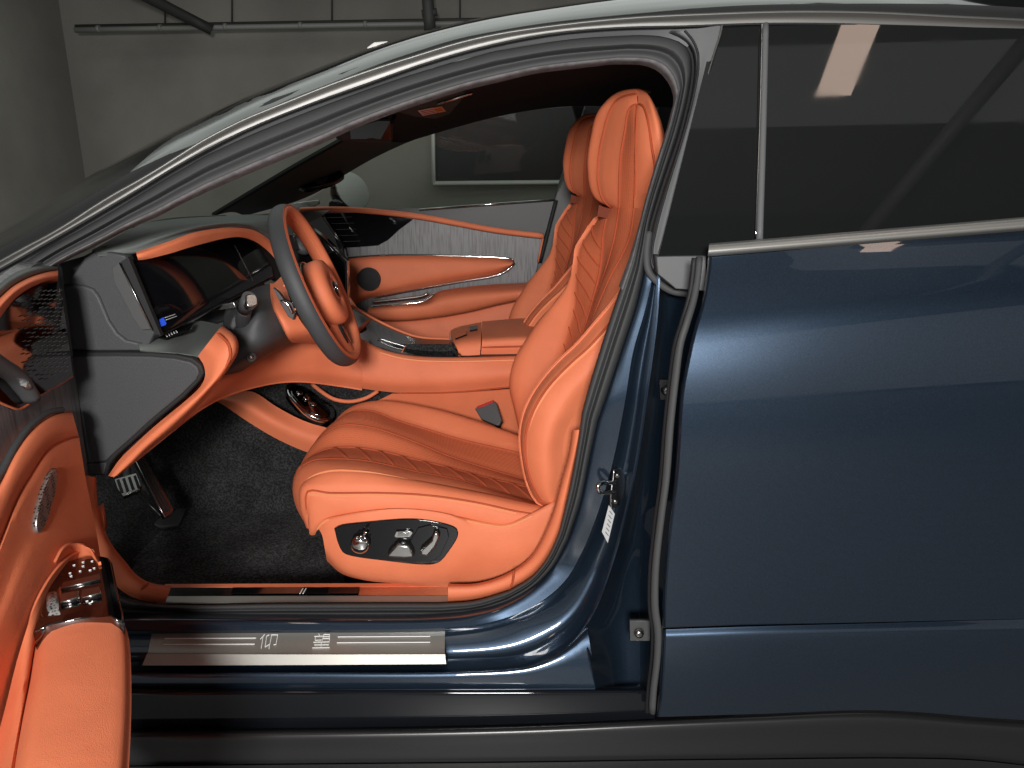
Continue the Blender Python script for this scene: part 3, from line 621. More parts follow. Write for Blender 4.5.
b = B()
b.loft([Z3(A0, .44), Z3(A0, .50), Z3(A1, ZA - .008), Z3(ring(A1, A2, .35, 12), ZA + .002), Z3(A2, ZA + .004), Z3(A3, ZA - .002), Z3(A4, ZA - .016)], 'leather', nu=24, sub=4, world=True)
A4w = Z3(A4, ZA - .016); A5 = [(x - .022, y, z - .10) for x, y, z in A4w]; A6 = [(x - .09, y, z - .28) for x, y, z in A4w]
b.loft([A4w, A5, A6], 'leather', nu=24, sub=3, world=True)
b.build('armrest', fd, solid=.004)
sw = empty('switch_panel', fd, label='glossy black window switch panel on the armrest')
pz = PZ(ZA + .008)
b = B(); b.plate([(62, 563), (80, 557), (100, 555.5), (108, 557), (112, 562), (121, 605), (122, 611), (44, 617), (40, 612), (52, 578)], pz, .025, 'darkmirror', bev=.003)
b.plate([(40, 615), (44, 617), (80, 611), (118, 600), (123, 612), (122, 622), (110, 616), (80, 618), (50, 624), (33, 632), (36, 622)], pz, .03, 'darkmirror', off=.004, bev=.002); b.build('bezel', sw)
b = B(); b.plate([(63, 582), (100, 573.5), (100, 579), (61, 588)], pz, .006, 'satin', off=.004, bev=.001); b.plate([(62, 593), (79, 590), (79, 597), (60, 602)], pz, .008, 'satin', off=.008, bev=.002); b.plate([(82, 589), (100, 586), (101, 593), (81, 597)], pz, .008, 'satin', off=.008, bev=.002); b.build('window_switches', sw)
for x, y in ((74, 565), (83, 562), (92, 561), (70, 573), (80, 571), (90, 570), (94, 568), (71, 576), (83, 566), (70, 604), (87, 601), (90, 603)): b = B(); strokes(b, [(x - 1.1, y + .2, x + 1.1, y - .2)], pz, 'line', .0004, .0012); b.build('symbol', sw)
b = B(); b.tube([tuple(pz(52, 596, .006)), tuple(pz(53, 608, .006))], .008, 'grille', n=12, world=True); b.build('roller', sw)

# ================================================================== DASHBOARD
ds = empty('dashboard', car, label='grey and orange dashboard')
b = B()
TOPs = [(92, 250, 1.43), (110, 240, 1.55), (135, 227, 1.7), (165, 219, 1.9), (225, 215.5, 2.3), (274, 213.5, 2.6), (330, 210, 2.95)]
TOPm = [(96, 252, 1.42), (125, 244, 1.46), (160, 233, 1.52), (198, 225, 1.60), (237, 221, 1.78), (262, 224, 1.95), (285, 240, 2.1)]
TOPb = [(98, 254.5, 1.41), (128, 253, 1.44), (140, 251.5, 1.455), (166, 241.5, 1.50), (198, 231.5, 1.57), (237, 227, 1.74), (256, 230, 1.85), (274, 243, 1.95), (290, 262, 2.0)]
b.loft([TOPs, TOPm, TOPb], 'grayl', nu=50, sub=6)
b.loft([[(160, 226, 1.75), (225, 217, 2.2), (300, 213, 2.7)], [(266, 222, 2.05), (285, 226, 2.3), (310, 226, 2.7)], [(275, 245, 2.08), (300, 250, 2.3), (340, 250, 2.85)]], 'gray', nu=20, sub=4)
b.tube([(134, 228, 1.72), (165, 220, 1.88), (225, 216, 2.28)], .004, 'gray', samp=16, n=6)
b.build('dash_top', ds, solid=.004)
OS0 = [(136, 252, 1.415), (141, 250.5, 1.42), (168, 241.5, 1.47), (198, 231.5, 1.56), (237, 227.5, 1.74), (256, 231, 1.85), (274, 244, 1.95), (288, 260, 2.0)]
OS1 = [(138, 260, 1.41), (143, 259.8, 1.415), (168, 254, 1.46), (198, 245, 1.55), (237, 237, 1.73), (254, 241, 1.84), (270, 253, 1.94), (283, 270, 2.0)]
b = B(); b.loft([OS0, [(p[0] * .7 + q[0] * .3, p[1] * .7 + q[1] * .3, p[2] - .012) for p, q in zip(OS0, OS1)], [(p[0] * .3 + q[0] * .7, p[1] * .3 + q[1] * .7, p[2] - .012) for p, q in zip(OS0, OS1)], OS1], 'leather', nu=50, sub=4)
b.build('orange_dash_roll', ds, solid=.004)
SP = PL((130, 262, 1.425), (161, 333, 1.425), (277, 275, 2.08))
b = B(); b.plate([(129, 257), (140, 252), (200, 232), (240, 226), (262, 232), (290, 258), (300, 285), (285, 282), (276, 277), (162, 336), (159, 334)], SP, .02, 'gap', off=-.004); b.build('display_housing', ds)
scr = B().plate([(133, 262), (140, 259.5), (170, 253), (200, 245), (238, 238), (250, 240), (262, 252), (272, 268), (273, 276), (161, 333)], SP, .006, 'screen', off=.002).build('display_screen', ds)
b = B(); strokes(b, [(235, 245, 253, 281)], SP, 'satin', .0009, .0026); b.build('screen_divider', scr)
b = B(); b.plate([(159.6, 319.5), (163.5, 317.3), (166.5, 323.5), (165.5, 325), (161.5, 326.5)], SP, .0006, 'blue_icon', off=.0031); strokes(b, [(165, 317.6, 175, 314.3), (166.5, 319.8, 176.5, 316.2)], SP, 'line', .0005, .0031); b.build('screen_icons', scr)
# end panel
EP = PY(1.42)
b = B(); b.plate([(64, 300), (66, 286), (72, 276), (84, 258), (92, 252), (110, 252), (125, 255.5), (130, 268), (156, 329), (146, 352), (64, 352)], EP, .05, 'gray', bev=.004)
b.plate([(60, 285.5), (70, 284), (84, 285.5), (93, 289), (99, 297), (109, 321), (117, 333), (126, 340), (141, 343.5), (141, 351), (60, 351)], EP, .03, 'gray', off=.006, bev=.005)
b.build('end_panel', ds)
b = B(); b.plate([(112, 268), (119, 263), (152, 329), (141, 330), (133, 318), (114, 282)], PY(1.408), .012, 'plastic', off=.002, bev=.001); b.plate([(119, 263), (128, 257), (161, 336), (152, 331)], PY(1.408), .012, 'gap', off=.002)
b.tube([(119.5, 263, 1.398), (152, 330, 1.398)], .0013, 'satin', n=6); b.build('display_side', ds)
EL = PY(1.405)
low = [(60, 352), (117, 352), (150, 352.5), (176, 354.5), (192, 358), (201, 365), (204, 373), (200, 381), (184, 398), (156, 421), (133, 442), (117, 456), (110, 464), (107, 476), (84, 476), (70, 440), (60, 400)]
b = B(); b.plate([(50, 266), (84, 256), (104, 246), (104, 262), (90, 350), (90, 480), (60, 480)], PY(1.46), .02, 'plastic'); b.build('pillar_base_trim', ds)
b = B(); b.plate(low, EL, .05, 'gap', off=.0, bev=.004); b.plate([(60, 356), (117, 356), (150, 356.5), (174, 358.5), (190, 362), (197, 367), (199, 373), (196, 380), (181, 395), (153, 418), (130, 439), (114, 453), (106, 461), (90, 463), (60, 463)], EL, .03, 'gray', off=.005, bev=.003); b.plate([(76, 464), (106, 463), (104, 474), (86, 475)], EL, .03, 'gray', off=.003, bev=.002)
b.build('lower_end_panel', ds)
# orange edging and knee roll
o0 = [(198, 356, 1.42), (204, 366, 1.41), (205, 377, 1.405), (200, 387, 1.402), (184, 402, 1.40), (156, 425, 1.40), (133, 446, 1.40), (120, 459, 1.40), (108, 476, 1.40)]
o1 = [(208, 343, 1.41), (218, 356, 1.39), (218, 370, 1.385), (209, 385, 1.385), (190, 403, 1.385), (162, 427, 1.385), (139, 448, 1.387), (125, 462, 1.387), (112, 476.5, 1.39)]
o2 = [(221, 327, 1.47), (234, 338, 1.42), (236.5, 350, 1.41), (229, 365, 1.40), (205, 395, 1.40), (172, 427, 1.40), (146, 449, 1.40), (132, 463, 1.40), (117, 476, 1.40)]
o3 = [(224, 327, 1.60), (237, 338, 1.56), (238, 352, 1.53), (229, 368, 1.50), (206, 398, 1.5), (174, 429, 1.5), (148, 451, 1.5), (133, 464, 1.5), (118, 476, 1.5)]
b = B(); b.loft([o0, o1, o2, o3], 'leather', nu=40, sub=5)
b.tube([(p[0] * .35 + q[0] * .65, p[1] * .35 + q[1] * .65, min(p[2], q[2]) + .004) for p, q in list(zip(o1, o2))[:5]], .0012, 'seam', samp=20, n=6); b.build('orange_side_roll', ds, solid=.004)
b = B(); b.loft([[(137, 341, 1.42), (165, 332, 1.50), (196, 321, 1.62), (222, 325, 1.60)], [(139, 346, 1.41), (165, 342, 1.44), (190, 340, 1.5), (212, 342, 1.46)], [(140, 350.5, 1.405), (165, 352, 1.41), (185, 354, 1.415), (198, 356, 1.42)]], 'grayl', nu=20, sub=4)
b.plate([(159, 336.5), (178, 327), (194, 323), (190, 329), (172, 335), (165, 338)], PL((159, 336, 1.47), (194, 323, 1.58), (172, 336, 1.475)), .004, 'gloss', off=.006)
b.build('dash_ledge', ds, solid=.004)
b = B()
vp = PL((159, 336, 1.47), (194, 323, 1.58), (172, 336, 1.475))
strokes(b, [(x, 335.4 - (x - 165) * .42, x + 1.2, 337 - (x - 165) * .42) for x in (166, 168.5, 171, 173.5, 176)], vp, 'line', .0006, .008); b.build('button_row', ds)
b = B(); b.loft([[(196, 320, 1.64), (225, 302, 1.9), (262, 280, 2.1)], [(198, 330, 1.64), (230, 318, 1.8), (275, 300, 2.1)]], 'gray', nu=12, sub=3); b.plate([(214, 305), (234, 302), (236, 308), (214, 311)], PY(1.72), .03, 'satin', bev=.002); b.build('lower_display_ledge', ds, solid=.004)
b = B(); b.plate([(288, 222), (304, 224), (325, 240), (346, 262), (347, 300), (358, 316), (340, 330), (300, 318), (285, 260)], PY(2.36), .05, 'gloss', bev=.004); b.lathe(W(303, 246, 2.33), (.5, -1, .3), [(.03, 0), (.028, .02), (.01, .022)], 'plastic', n=20); b.build('centre_display', ds)
# lower dash, orange
q0 = [(200, 385, 1.56), (215, 372, 1.68), (245, 355, 1.84), (280, 335, 1.98), (320, 320, 2.05), (340, 331, 2.07), (358, 339, 2.085)]
q1 = [(160, 425, 1.49), (200, 392, 1.56), (240, 372, 1.74), (280, 358, 1.90), (320, 352, 2.0), (345, 354, 2.05), (362, 356, 2.072)]
q2 = [(112, 476, 1.45), (135, 460, 1.47), (170, 432, 1.50), (200, 409, 1.58), (222, 397, 1.70), (249, 388, 1.80), (278, 382, 1.90), (302, 381, 1.96), (340, 385.5, 2.045), (362, 389, 2.068)]
b = B(); b.loft([q0, q1, [(p[0] * .4 + q[0] * .6, p[1] * .4 + q[1] * .6, (p[2] + q[2]) / 2 - .02) for p, q in zip(cr(q1, 20), cr(q2, 20))], q2], 'leather2', nu=60, sub=5)
b.loft([q2, [(x + 4, y - 3, Y + .14) for x, y, Y in q2]], 'leather2', nu=40, sub=2, flip=None)
b.build('lower_dash', ds, solid=.004, label='orange knee panel under the steering column')

# ================================================================== CENTRE CONSOLE
cc = empty('centre_console', car, label='orange centre console with glossy black deck')
b = B()
ct = [(352, 333, 2.09), (380, 348, 2.09), (400, 353.5, 2.09), (419, 356, 2.09), (454, 357, 2.09), (517, 355.5, 2.09), (620, 352, 2.09)]
cb = [(352, 387, 2.07), (380, 391, 2.078), (401.5, 393, 2.08), (430, 393, 2.08), (458, 392, 2.08), (511, 387, 2.08), (620, 378, 2.08)]
b.loft([[(x, y, Y + .03) for x, y, Y in ct], [(x, y + 1, Y - .002) for x, y, Y in ct], [(x, y + 8, Y - .018) for x, y, Y in ct], [(x, y - 12, Y - .02) for x, y, Y in cb], cb], 'leather', nu=40, sub=4)
b.tube([(x, y + 4.5, Y - .014) for x, y, Y in ct[1:]], .0010, 'thread', samp=40, n=6); b.tube([(x, y, Y - .003) for x, y, Y in cb[2:]], .0018, 'seam', samp=30, n=6)
b.build('console_side', cc, solid=.004)
b = B(); b.loft([[(392, 394, 2.085), (458, 393, 2.085), (620, 380, 2.085)], [(360, 412, 2.10), (440, 430, 2.12), (620, 430, 2.12)], [(350, 440, 2.13), (430, 470, 2.13), (620, 480, 2.13)]], 'leather2', nu=30, sub=4); b.build('tunnel_trim', cc, solid=.004)
b = B(); d0 = [(340, 300, 2.34), (368, 317, 2.34), (400, 332.5, 2.33), (419, 338, 2.33), (452, 340, 2.33)]; d1 = [(345, 325, 2.10), (361, 340, 2.095), (380, 347, 2.095), (399, 353, 2.095), (419, 355.5, 2.095), (455, 356, 2.095)]
b.loft([d0, [(p[0] * .5 + q[0] * .5, p[1] * .5 + q[1] * .5 + .5, (p[2] + q[2]) / 2) for p, q in zip(cr(d0, 12), cr(d1, 12))], d1], 'gloss', nu=30, sub=4)
b.build('console_deck', cc, solid=.004)
b = B(); b.tube([(340, 298, 2.35), (368, 315.5, 2.35), (400, 331, 2.34), (419, 337, 2.34), (455, 339.5, 2.34)], .004, 'leather', samp=24, n=8); b.tube([(368, 320, 2.325), (400, 335, 2.32), (419, 340.5, 2.32), (452, 342, 2.32)], .0022, 'satin', samp=24, n=6)
b.tube([(355, 334, 2.12), (369, 320, 2.27)], .006, 'leather', n=8); b.tube([(402, 352, 2.11), (407, 343, 2.22)], .0016, 'leather', n=6); b.tube([(447, 355, 2.11), (450, 343, 2.28)], .0016, 'gap', n=6)
b.tube([(378, 338, 2.17), (400, 345, 2.17), (408, 347, 2.17)], .0016, 'satin', n=6, samp=10); b.build('deck_trim', cc)
b = B()
b.loft([[(450, 331, 2.34), (455, 328, 2.35), (481, 322, 2.35)], [(452, 337, 2.22), (460, 334, 2.22), (481, 330.5, 2.22)], [(455, 344, 2.12), (462, 342, 2.125), (481, 340, 2.125)], [(460, 355, 2.10), (465, 355.5, 2.10), (480, 355, 2.10)]], 'leather', nu=16, sub=5)
b.tube([(451, 333, 2.32), (451, 340, 2.22), (455, 348, 2.14), (459.5, 355, 2.09)], .005, 'chrome', samp=16, n=8)
b.plate([(454, 333), (466, 329.5), (466.5, 334), (455, 338.5)], PL((454, 334, 2.27), (466, 330, 2.27), (455, 339, 2.18)), .004, 'gloss', off=.007); b.plate([(469.5, 326.5), (477, 325), (477, 329), (469.5, 330.5)], PL((469, 327, 2.27), (477, 325, 2.27), (470, 331, 2.22)), .004, 'gloss', off=.006)
b.build('console_controls', cc, solid=.004)
b = B(); b.loft([[(482, 321.5, 2.36), (517, 318.5, 2.36), (600, 316, 2.36)], [(482, 327, 2.27), (517, 324, 2.27), (600, 322, 2.27)], [(482, 336, 2.14), (517, 334, 2.14), (600, 333, 2.14)], [(482, 341, 2.10), (517, 339, 2.10), (600, 338, 2.10)], [(481.5, 348, 2.095), (517, 347, 2.095), (600, 346, 2.095)], [(481, 354.5, 2.10), (517, 354, 2.10), (600, 352, 2.10)]], 'leather', nu=24, sub=5)
b.tube([(482, 347.5, 2.093), (517, 346.5, 2.093), (600, 345, 2.093)], .0014, 'seam', samp=12, n=6); b.loft([[(480, 355, 2.12), (600, 353, 2.12)], [(480, 358, 2.12), (600, 356, 2.12)]], 'gap', nu=4, sub=1)
b.build('console_armrest', cc, solid=.004)
# recess below with storage tray
b = B(); b.loft([[(240, 380, 2.25), (320, 372, 2.35), (410, 380, 2.3)], [(245, 400, 2.12), (320, 420, 2.16), (410, 400, 2.2)], [(260, 410, 2.06), (310, 430, 2.08), (400, 425, 2.2)]], 'gap', nu=20, sub=4); b.build('storage_recess', cc, solid=.004)
b = B(); b.plate([(287, 384), (296, 381), (305, 382), (317, 390), (329, 402), (335, 411), (334, 418), (327, 421), (309, 414), (296, 403), (288, 392)], PL((290, 385, 2.13), (334, 412, 2.11), (300, 405, 2.06)), .02, 'chrome', samp=50, bev=.004); b.plate([(291, 386), (299, 385), (308, 388), (318, 396), (328, 407), (331, 414), (325, 417), (311, 411), (299, 402), (292, 393)], PL((290, 385, 2.13), (334, 412, 2.11), (300, 405, 2.06)), .02, 'darkmirror', off=.004, samp=50, bev=.002)
for x, y in ((299.5, 393), (306.5, 398.5), (313.5, 404.5)): b.lathe(PL((290, 385, 2.13), (334, 412, 2.11), (300, 405, 2.06))(x, y, .005), PL((290, 385, 2.13), (334, 412, 2.11), (300, 405, 2.06)).n, [(.010, 0), (.010, .003), (.007, .004)], 'satin', n=16)
b.build('storage_tray', cc)
b = B(); b.tube([(312, 384, 2.15), (322, 392, 2.11), (334, 399, 2.09), (350, 401.5, 2.09), (366, 398, 2.09), (378, 391, 2.10)], .006, 'leather', samp=24, n=8); b.build('orange_loop_trim', cc)
b = B(); b0 = [(200, 395, 2.12), (218, 400, 2.07), (252, 391, 2.10), (277, 407, 2.06), (302, 420, 2.04), (328, 428, 2.04), (380, 436, 2.06)]; 
b1 = [(205, 398, 2.08), (218, 402, 2.06), (246, 420.5, 2.03), (277, 439, 2.02), (309, 453, 2.02), (340, 462, 2.02), (390, 470, 2.04)]
b0 = [(216, 398, 2.10), (235, 393, 2.11), (252, 391.5, 2.10), (277, 407, 2.06), (302, 420, 2.04), (328, 428, 2.04), (380, 436, 2.06)]
b.loft([b0, [(p[0] * .5 + q[0] * .5, p[1] * .5 + q[1] * .5, min(p[2], q[2]) - .012) for p, q in zip(cr(b0, 16), cr(b1, 16))], b1], 'leather', nu=36, sub=5)
b.build('lower_console_rail', cc, solid=.004)

# ================================================================== FLOOR, PEDALS
b = B()
b.loft([[(-1.4, 1.44, .17), (.6, 1.44, .17)], [(-1.4, 2.05, .165), (.6, 2.05, .165)], [(-1.4, 2.10, .19), (.6, 2.10, .19)], [(-1.4, 2.13, .26), (.6, 2.13, .26)], [(-1.4, 2.17, .7), (.6, 2.17, .7)]], 'carpet', nu=20, sub=6, world=True, smooth=False)
b.loft([[(-1.0, 1.42, .17), (-1.0, 2.2, .17)], [(-1.2, 1.42, .34), (-1.2, 2.2, .34)], [(-1.3, 1.42, .9), (-1.3, 2.2, .9)]], 'carpet', nu=10, sub=3, world=True, flip=None)
b.build('carpet', car, solid=.006)
mt = B(); mt.plate([(98, 506), (115, 510), (140, 521), (162, 527), (174, 525), (184, 512), (191, 506.5), (240, 505.5), (330, 503), (345, 560), (345, 600), (150, 600), (115, 575), (100, 530)], PZ(.185), .012, 'mat', bev=.003)
mt.plate([(120, 559), (127, 557), (136, 561), (132, 568), (126, 569), (130, 564), (128, 561)], PZ(.185), .004, 'gloss', off=.003)
o = mt.build('floor_mat', label='black pile floor mat lying in the driver footwell', cat='floor mat')
b = B(); AP = PL((137, 462, 1.86), (146, 461, 1.88), (170, 515, 1.80)); b.plate([(134, 458), (145, 456), (174, 509), (172, 514), (165, 517.5), (158, 505)], AP, .012, 'satin', bev=.002)
for k in range(3): strokes(b, [(139 + k * 2.6, 462, 165 + k * 2.6, 512 - k)], AP, 'gap', .0016, .0012)
b.build('accelerator_pedal', car)
b = B(); BP = PL((115, 478, 1.80), (137, 473, 1.82), (123, 495, 1.76)); b.plate([(114, 479), (136, 473), (141, 485), (138, 490), (123, 496), (117, 489)], BP, .014, 'satin', bev=.002)
for k in range(4): strokes(b, [(118 + k * 5.6, 480 - k * 1.3, 122 + k * 5.6, 492 - k * 1.5)], BP, 'gap', .0035, .0012)
b.tube([(128, 482, 1.86), (125, 455, 1.95)], .010, 'plastic', n=8); b.build('brake_pedal', car)
b = B(); b.plate([(98, 497), (150, 512), (174, 512), (180, 505), (188, 506), (178, 524), (162, 526), (140, 520), (100, 507)], PZ(.20), .01, 'plastic', bev=.002); b.build('pedal_base', car); b = B(); b.tube([(137, 494, 1.87), (161, 516, 1.75)], .0018, 'satin', n=6); b.build('pedal_rod', car)

# ================================================================== STEERING
st = empty('steering_wheel', car, label='grey and orange leather steering wheel')
A = Vector((.90, .075, .36)).normalized(); Cw = W(318, 288, 1.76); e1 = Vector((0, 1, 0)); e1 = (e1 - A * e1.dot(A)).normalized(); e2 = A.cross(e1); e2 = e2 if e2.z > 0 else -e2
def wp(r_, th, a=0):                          # th: 0 far side, 90 top
    t = R(th); return Cw + e1 * (r_ * math.cos(t)) + e2 * (r_ * math.sin(t)) + A * a
Rw = .190
def rr(th):
    s_ = math.sin(R(th)); return Rw * (1 - .05 * max(0, -s_ - .75) * 4)
b = B(); rows = []
nt_ = 96; ns = 24; base = 0
for i in range(nt_):
    th = 360 * i / nt_
    for k in range(ns):
        ph = 2 * math.pi * k / ns; rad = .0155 * math.cos(ph); ax = .021 * math.sin(ph); b.v.append(wp(rr(th) + rad, th, ax))
for i in range(nt_):
    for k in range(ns):
        a_ = i * ns + k; c_ = i * ns + (k + 1) % ns; d_ = ((i + 1) % nt_) * ns; ph = 360 * (k + .5) / ns
        b.face((a_, c_, d_ + (k + 1) % ns, d_ + k), 'leather' if 62 < ph < 235 else 'gray')
b.tube([tuple(wp(rr(t) + .0155 * math.cos(R(62)), t, .021 * math.sin(R(62)) + .0006)) for t in range(0, 361, 4)], .0013, 'seam', n=6, world=True)
b.tube([tuple(wp(rr(t) + .0155 * math.cos(R(165)), t, .021 * math.sin(R(165)) + .0006)) for t in range(0, 361, 4)], .0009, 'thread', n=6, world=True)
b.build('rim', st)
# hub
HC = Cw + e2 * -.018 + A * .016
b = B(); prof = [(.076, -.036), (.080, -.020), (.080, .008), (.074, .018), (.055, .0215), (.030, .0205), (.0285, .0185), (.0265, .0195), (.012, .021), (.002, .0212)]
b.lathe(HC - e1 * 0, A, prof, 'leather', n=40, ex=e2); b.tube([tuple(HC + A * .0195 + e2 * (.0275 * math.cos(R(t))) + e1 * (.0275 * math.sin(R(t)))) for t in range(0, 361, 12)], .0012, 'seam', n=6, world=True); b.build('airbag_cover', st)
b = B(); b.lathe(HC + A * .021, A, [(.020, 0), (.020, .002), (.017, .0035), (.004, .004)], 'gloss', n=30, ex=e2)
for t in (-40, 0, 40): b.tube([tuple(HC + A * .0255 + e1 * (.007 * math.sin(R(t))) + e2 * (-.013)), tuple(HC + A * .0255 + e1 * (.018 * math.sin(R(t))) + e2 * .012)], .0012, 'chrome', n=6, world=True)
b.build('badge', st)
def spoke(th, w0, w1, m, name, a0=.006):
    b = B(); d = wp(1, th) - Cw; s_ = A.cross(d).normalized(); rows = []
    for k, (x, y) in enumerate(((-1, -.012), (-.9, .004), (0, .010), (.9, .004), (1, -.012))):
        rows.append([tuple(Cw + d * r_ + s_ * (x * (w0 + (w1 - w0) * f) / 2) + A * (a0 + y - .004 * math.sin(f * 3.1))) for r_, f in ((.045, 0), (.08, .3), (.12, .65), (.172, 1))])
    b.loft(rows, m, nu=12, sub=3, world=True, flip=False); return b.build(name, st, solid=.004)
spoke(4, .060, .05, 'leather', 'spoke', -.016); spoke(176, .060, .05, 'leather', 'spoke', -.016)
b = B(); b.lathe(HC, A, [(.066, -.06), (.088, -.045), (.088, -.024), (.084, -.021), (.06, -.020)], 'gloss', n=40, ex=e2); b.build('hub_ring', st); spoke(-90, .075, .07, 'leather', 'spoke', .0)
for th in (-90,):
    b = B(); d = wp(1, th) - Cw; s_ = A.cross(d).normalized()
    b.tube([tuple(Cw + d * .078 + s_ * .012 + A * .011), tuple(Cw + d * .150 + s_ * .010 + A * .009)], .008, 'satin', n=10, world=True, flat=.5); b.tube([tuple(Cw + d * .078 - s_ * .014 + A * .010), tuple(Cw + d * .145 - s_ * .013 + A * .008)], .007, 'gap', n=8, world=True, flat=.5); b.build('spoke_trim', st)
for th in (20, 160):
    b = B(); b.lathe(wp(.118, th, -.002), A, [(.013, 0), (.013, .004), (.009, .005)], 'gloss', n=20, ex=e2); b.build('control_pad', st)
sc = empty('steering_column', car, label='grey steering column with orange collar')
b = B()
s0 = [(222, 330, 1.80), (226, 309, 1.80), (239, 299, 1.80), (255, 288, 1.80), (271, 283, 1.82)]
s1 = [(218, 350, 1.66), (230, 330, 1.62), (243, 318, 1.60), (258, 308, 1.60), (274, 303, 1.66)]
s2 = [(216, 366, 1.64), (232, 350, 1.57), (249, 338, 1.555), (265, 328, 1.575), (281, 322, 1.62)]
s3 = [(214, 378, 1.68), (234, 366, 1.60), (252, 356, 1.585), (270, 345, 1.60), (288, 336, 1.66)]
s4 = [(215, 384, 1.80), (237, 374, 1.76), (254, 363, 1.74), (271, 352, 1.74), (293, 342, 1.78)]
b.loft([s0, s1, s2, s3, s4], 'gray', nu=30, sub=6); b.tube([(233, 331, 1.60), (246, 322, 1.59), (260, 314, 1.592), (276, 308, 1.65)], .0012, 'gap', samp=16, n=6); b.build('column_shroud', sc, solid=.004)
b = B(); c0 = [(271, 283, 1.80), (272.5, 303, 1.655), (281, 323, 1.61), (290, 340, 1.66), (294, 343, 1.77)]; c1 = [(283, 275, 1.84), (290, 300, 1.67), (300, 320, 1.63), (312, 335, 1.66), (325, 345, 1.80)]
b.loft([[(x - 1, y, Y) for x, y, Y in c0], [(x + 3, y, Y - .012) for x, y, Y in c0], c1], 'leather', nu=24, sub=4); b.build('column_collar', sc, solid=.004)
b = B(); b.lathe(W(245, 327, 1.60), (-.2, -1, .25), [(.036, -.004), (.034, .004), (.028, .006), (.024, .003), (.013, .006)], 'gray', n=32); b.tube([(244, 325, 1.60), (243, 318, 1.565), (245, 309, 1.53)], [.017, .014], 'gray', samp=8, n=14); b.build('stalk_boot', sc)
b = B(); b.tube([(244.5, 309, 1.53), (249, 297, 1.50)], [.0155, .0135], 'plastic', n=16); b.plate([(246, 295), (249, 293.5), (256, 294.5), (258, 299), (257.5, 305), (253, 307), (247.5, 306), (246, 302)], PL((248, 295, 1.50), (257, 295, 1.51), (249, 306, 1.49)), .02, 'satin', bev=.003, off=.006, samp=30); b.build('gear_selector', sc, label='grey column stalk with polished end')
b = B(); b.lathe(W(251, 357, 1.575), (0, -1, .2), [(.011, -.006), (.011, .003), (.007, .005)], 'plastic', n=18); b.lathe(W(251.5, 357, 1.567), (0, -1, .2), [(.006, 0), (.005, .006), (.002, .008)], 'satin', n=14); b.build('column_adjuster', sc)
b = B(); b.plate([(273, 288), (279, 293), (284, 300), (292, 303), (295, 312), (293, 320), (288, 317), (281, 305)], PY(1.60), .012, 'plastic', bev=.002); b.tube([(281, 300, 1.585), (288, 305, 1.585), (292, 313, 1.585)], .003, 'chrome', samp=8, n=8); b.build('paddle_shifter', sc)

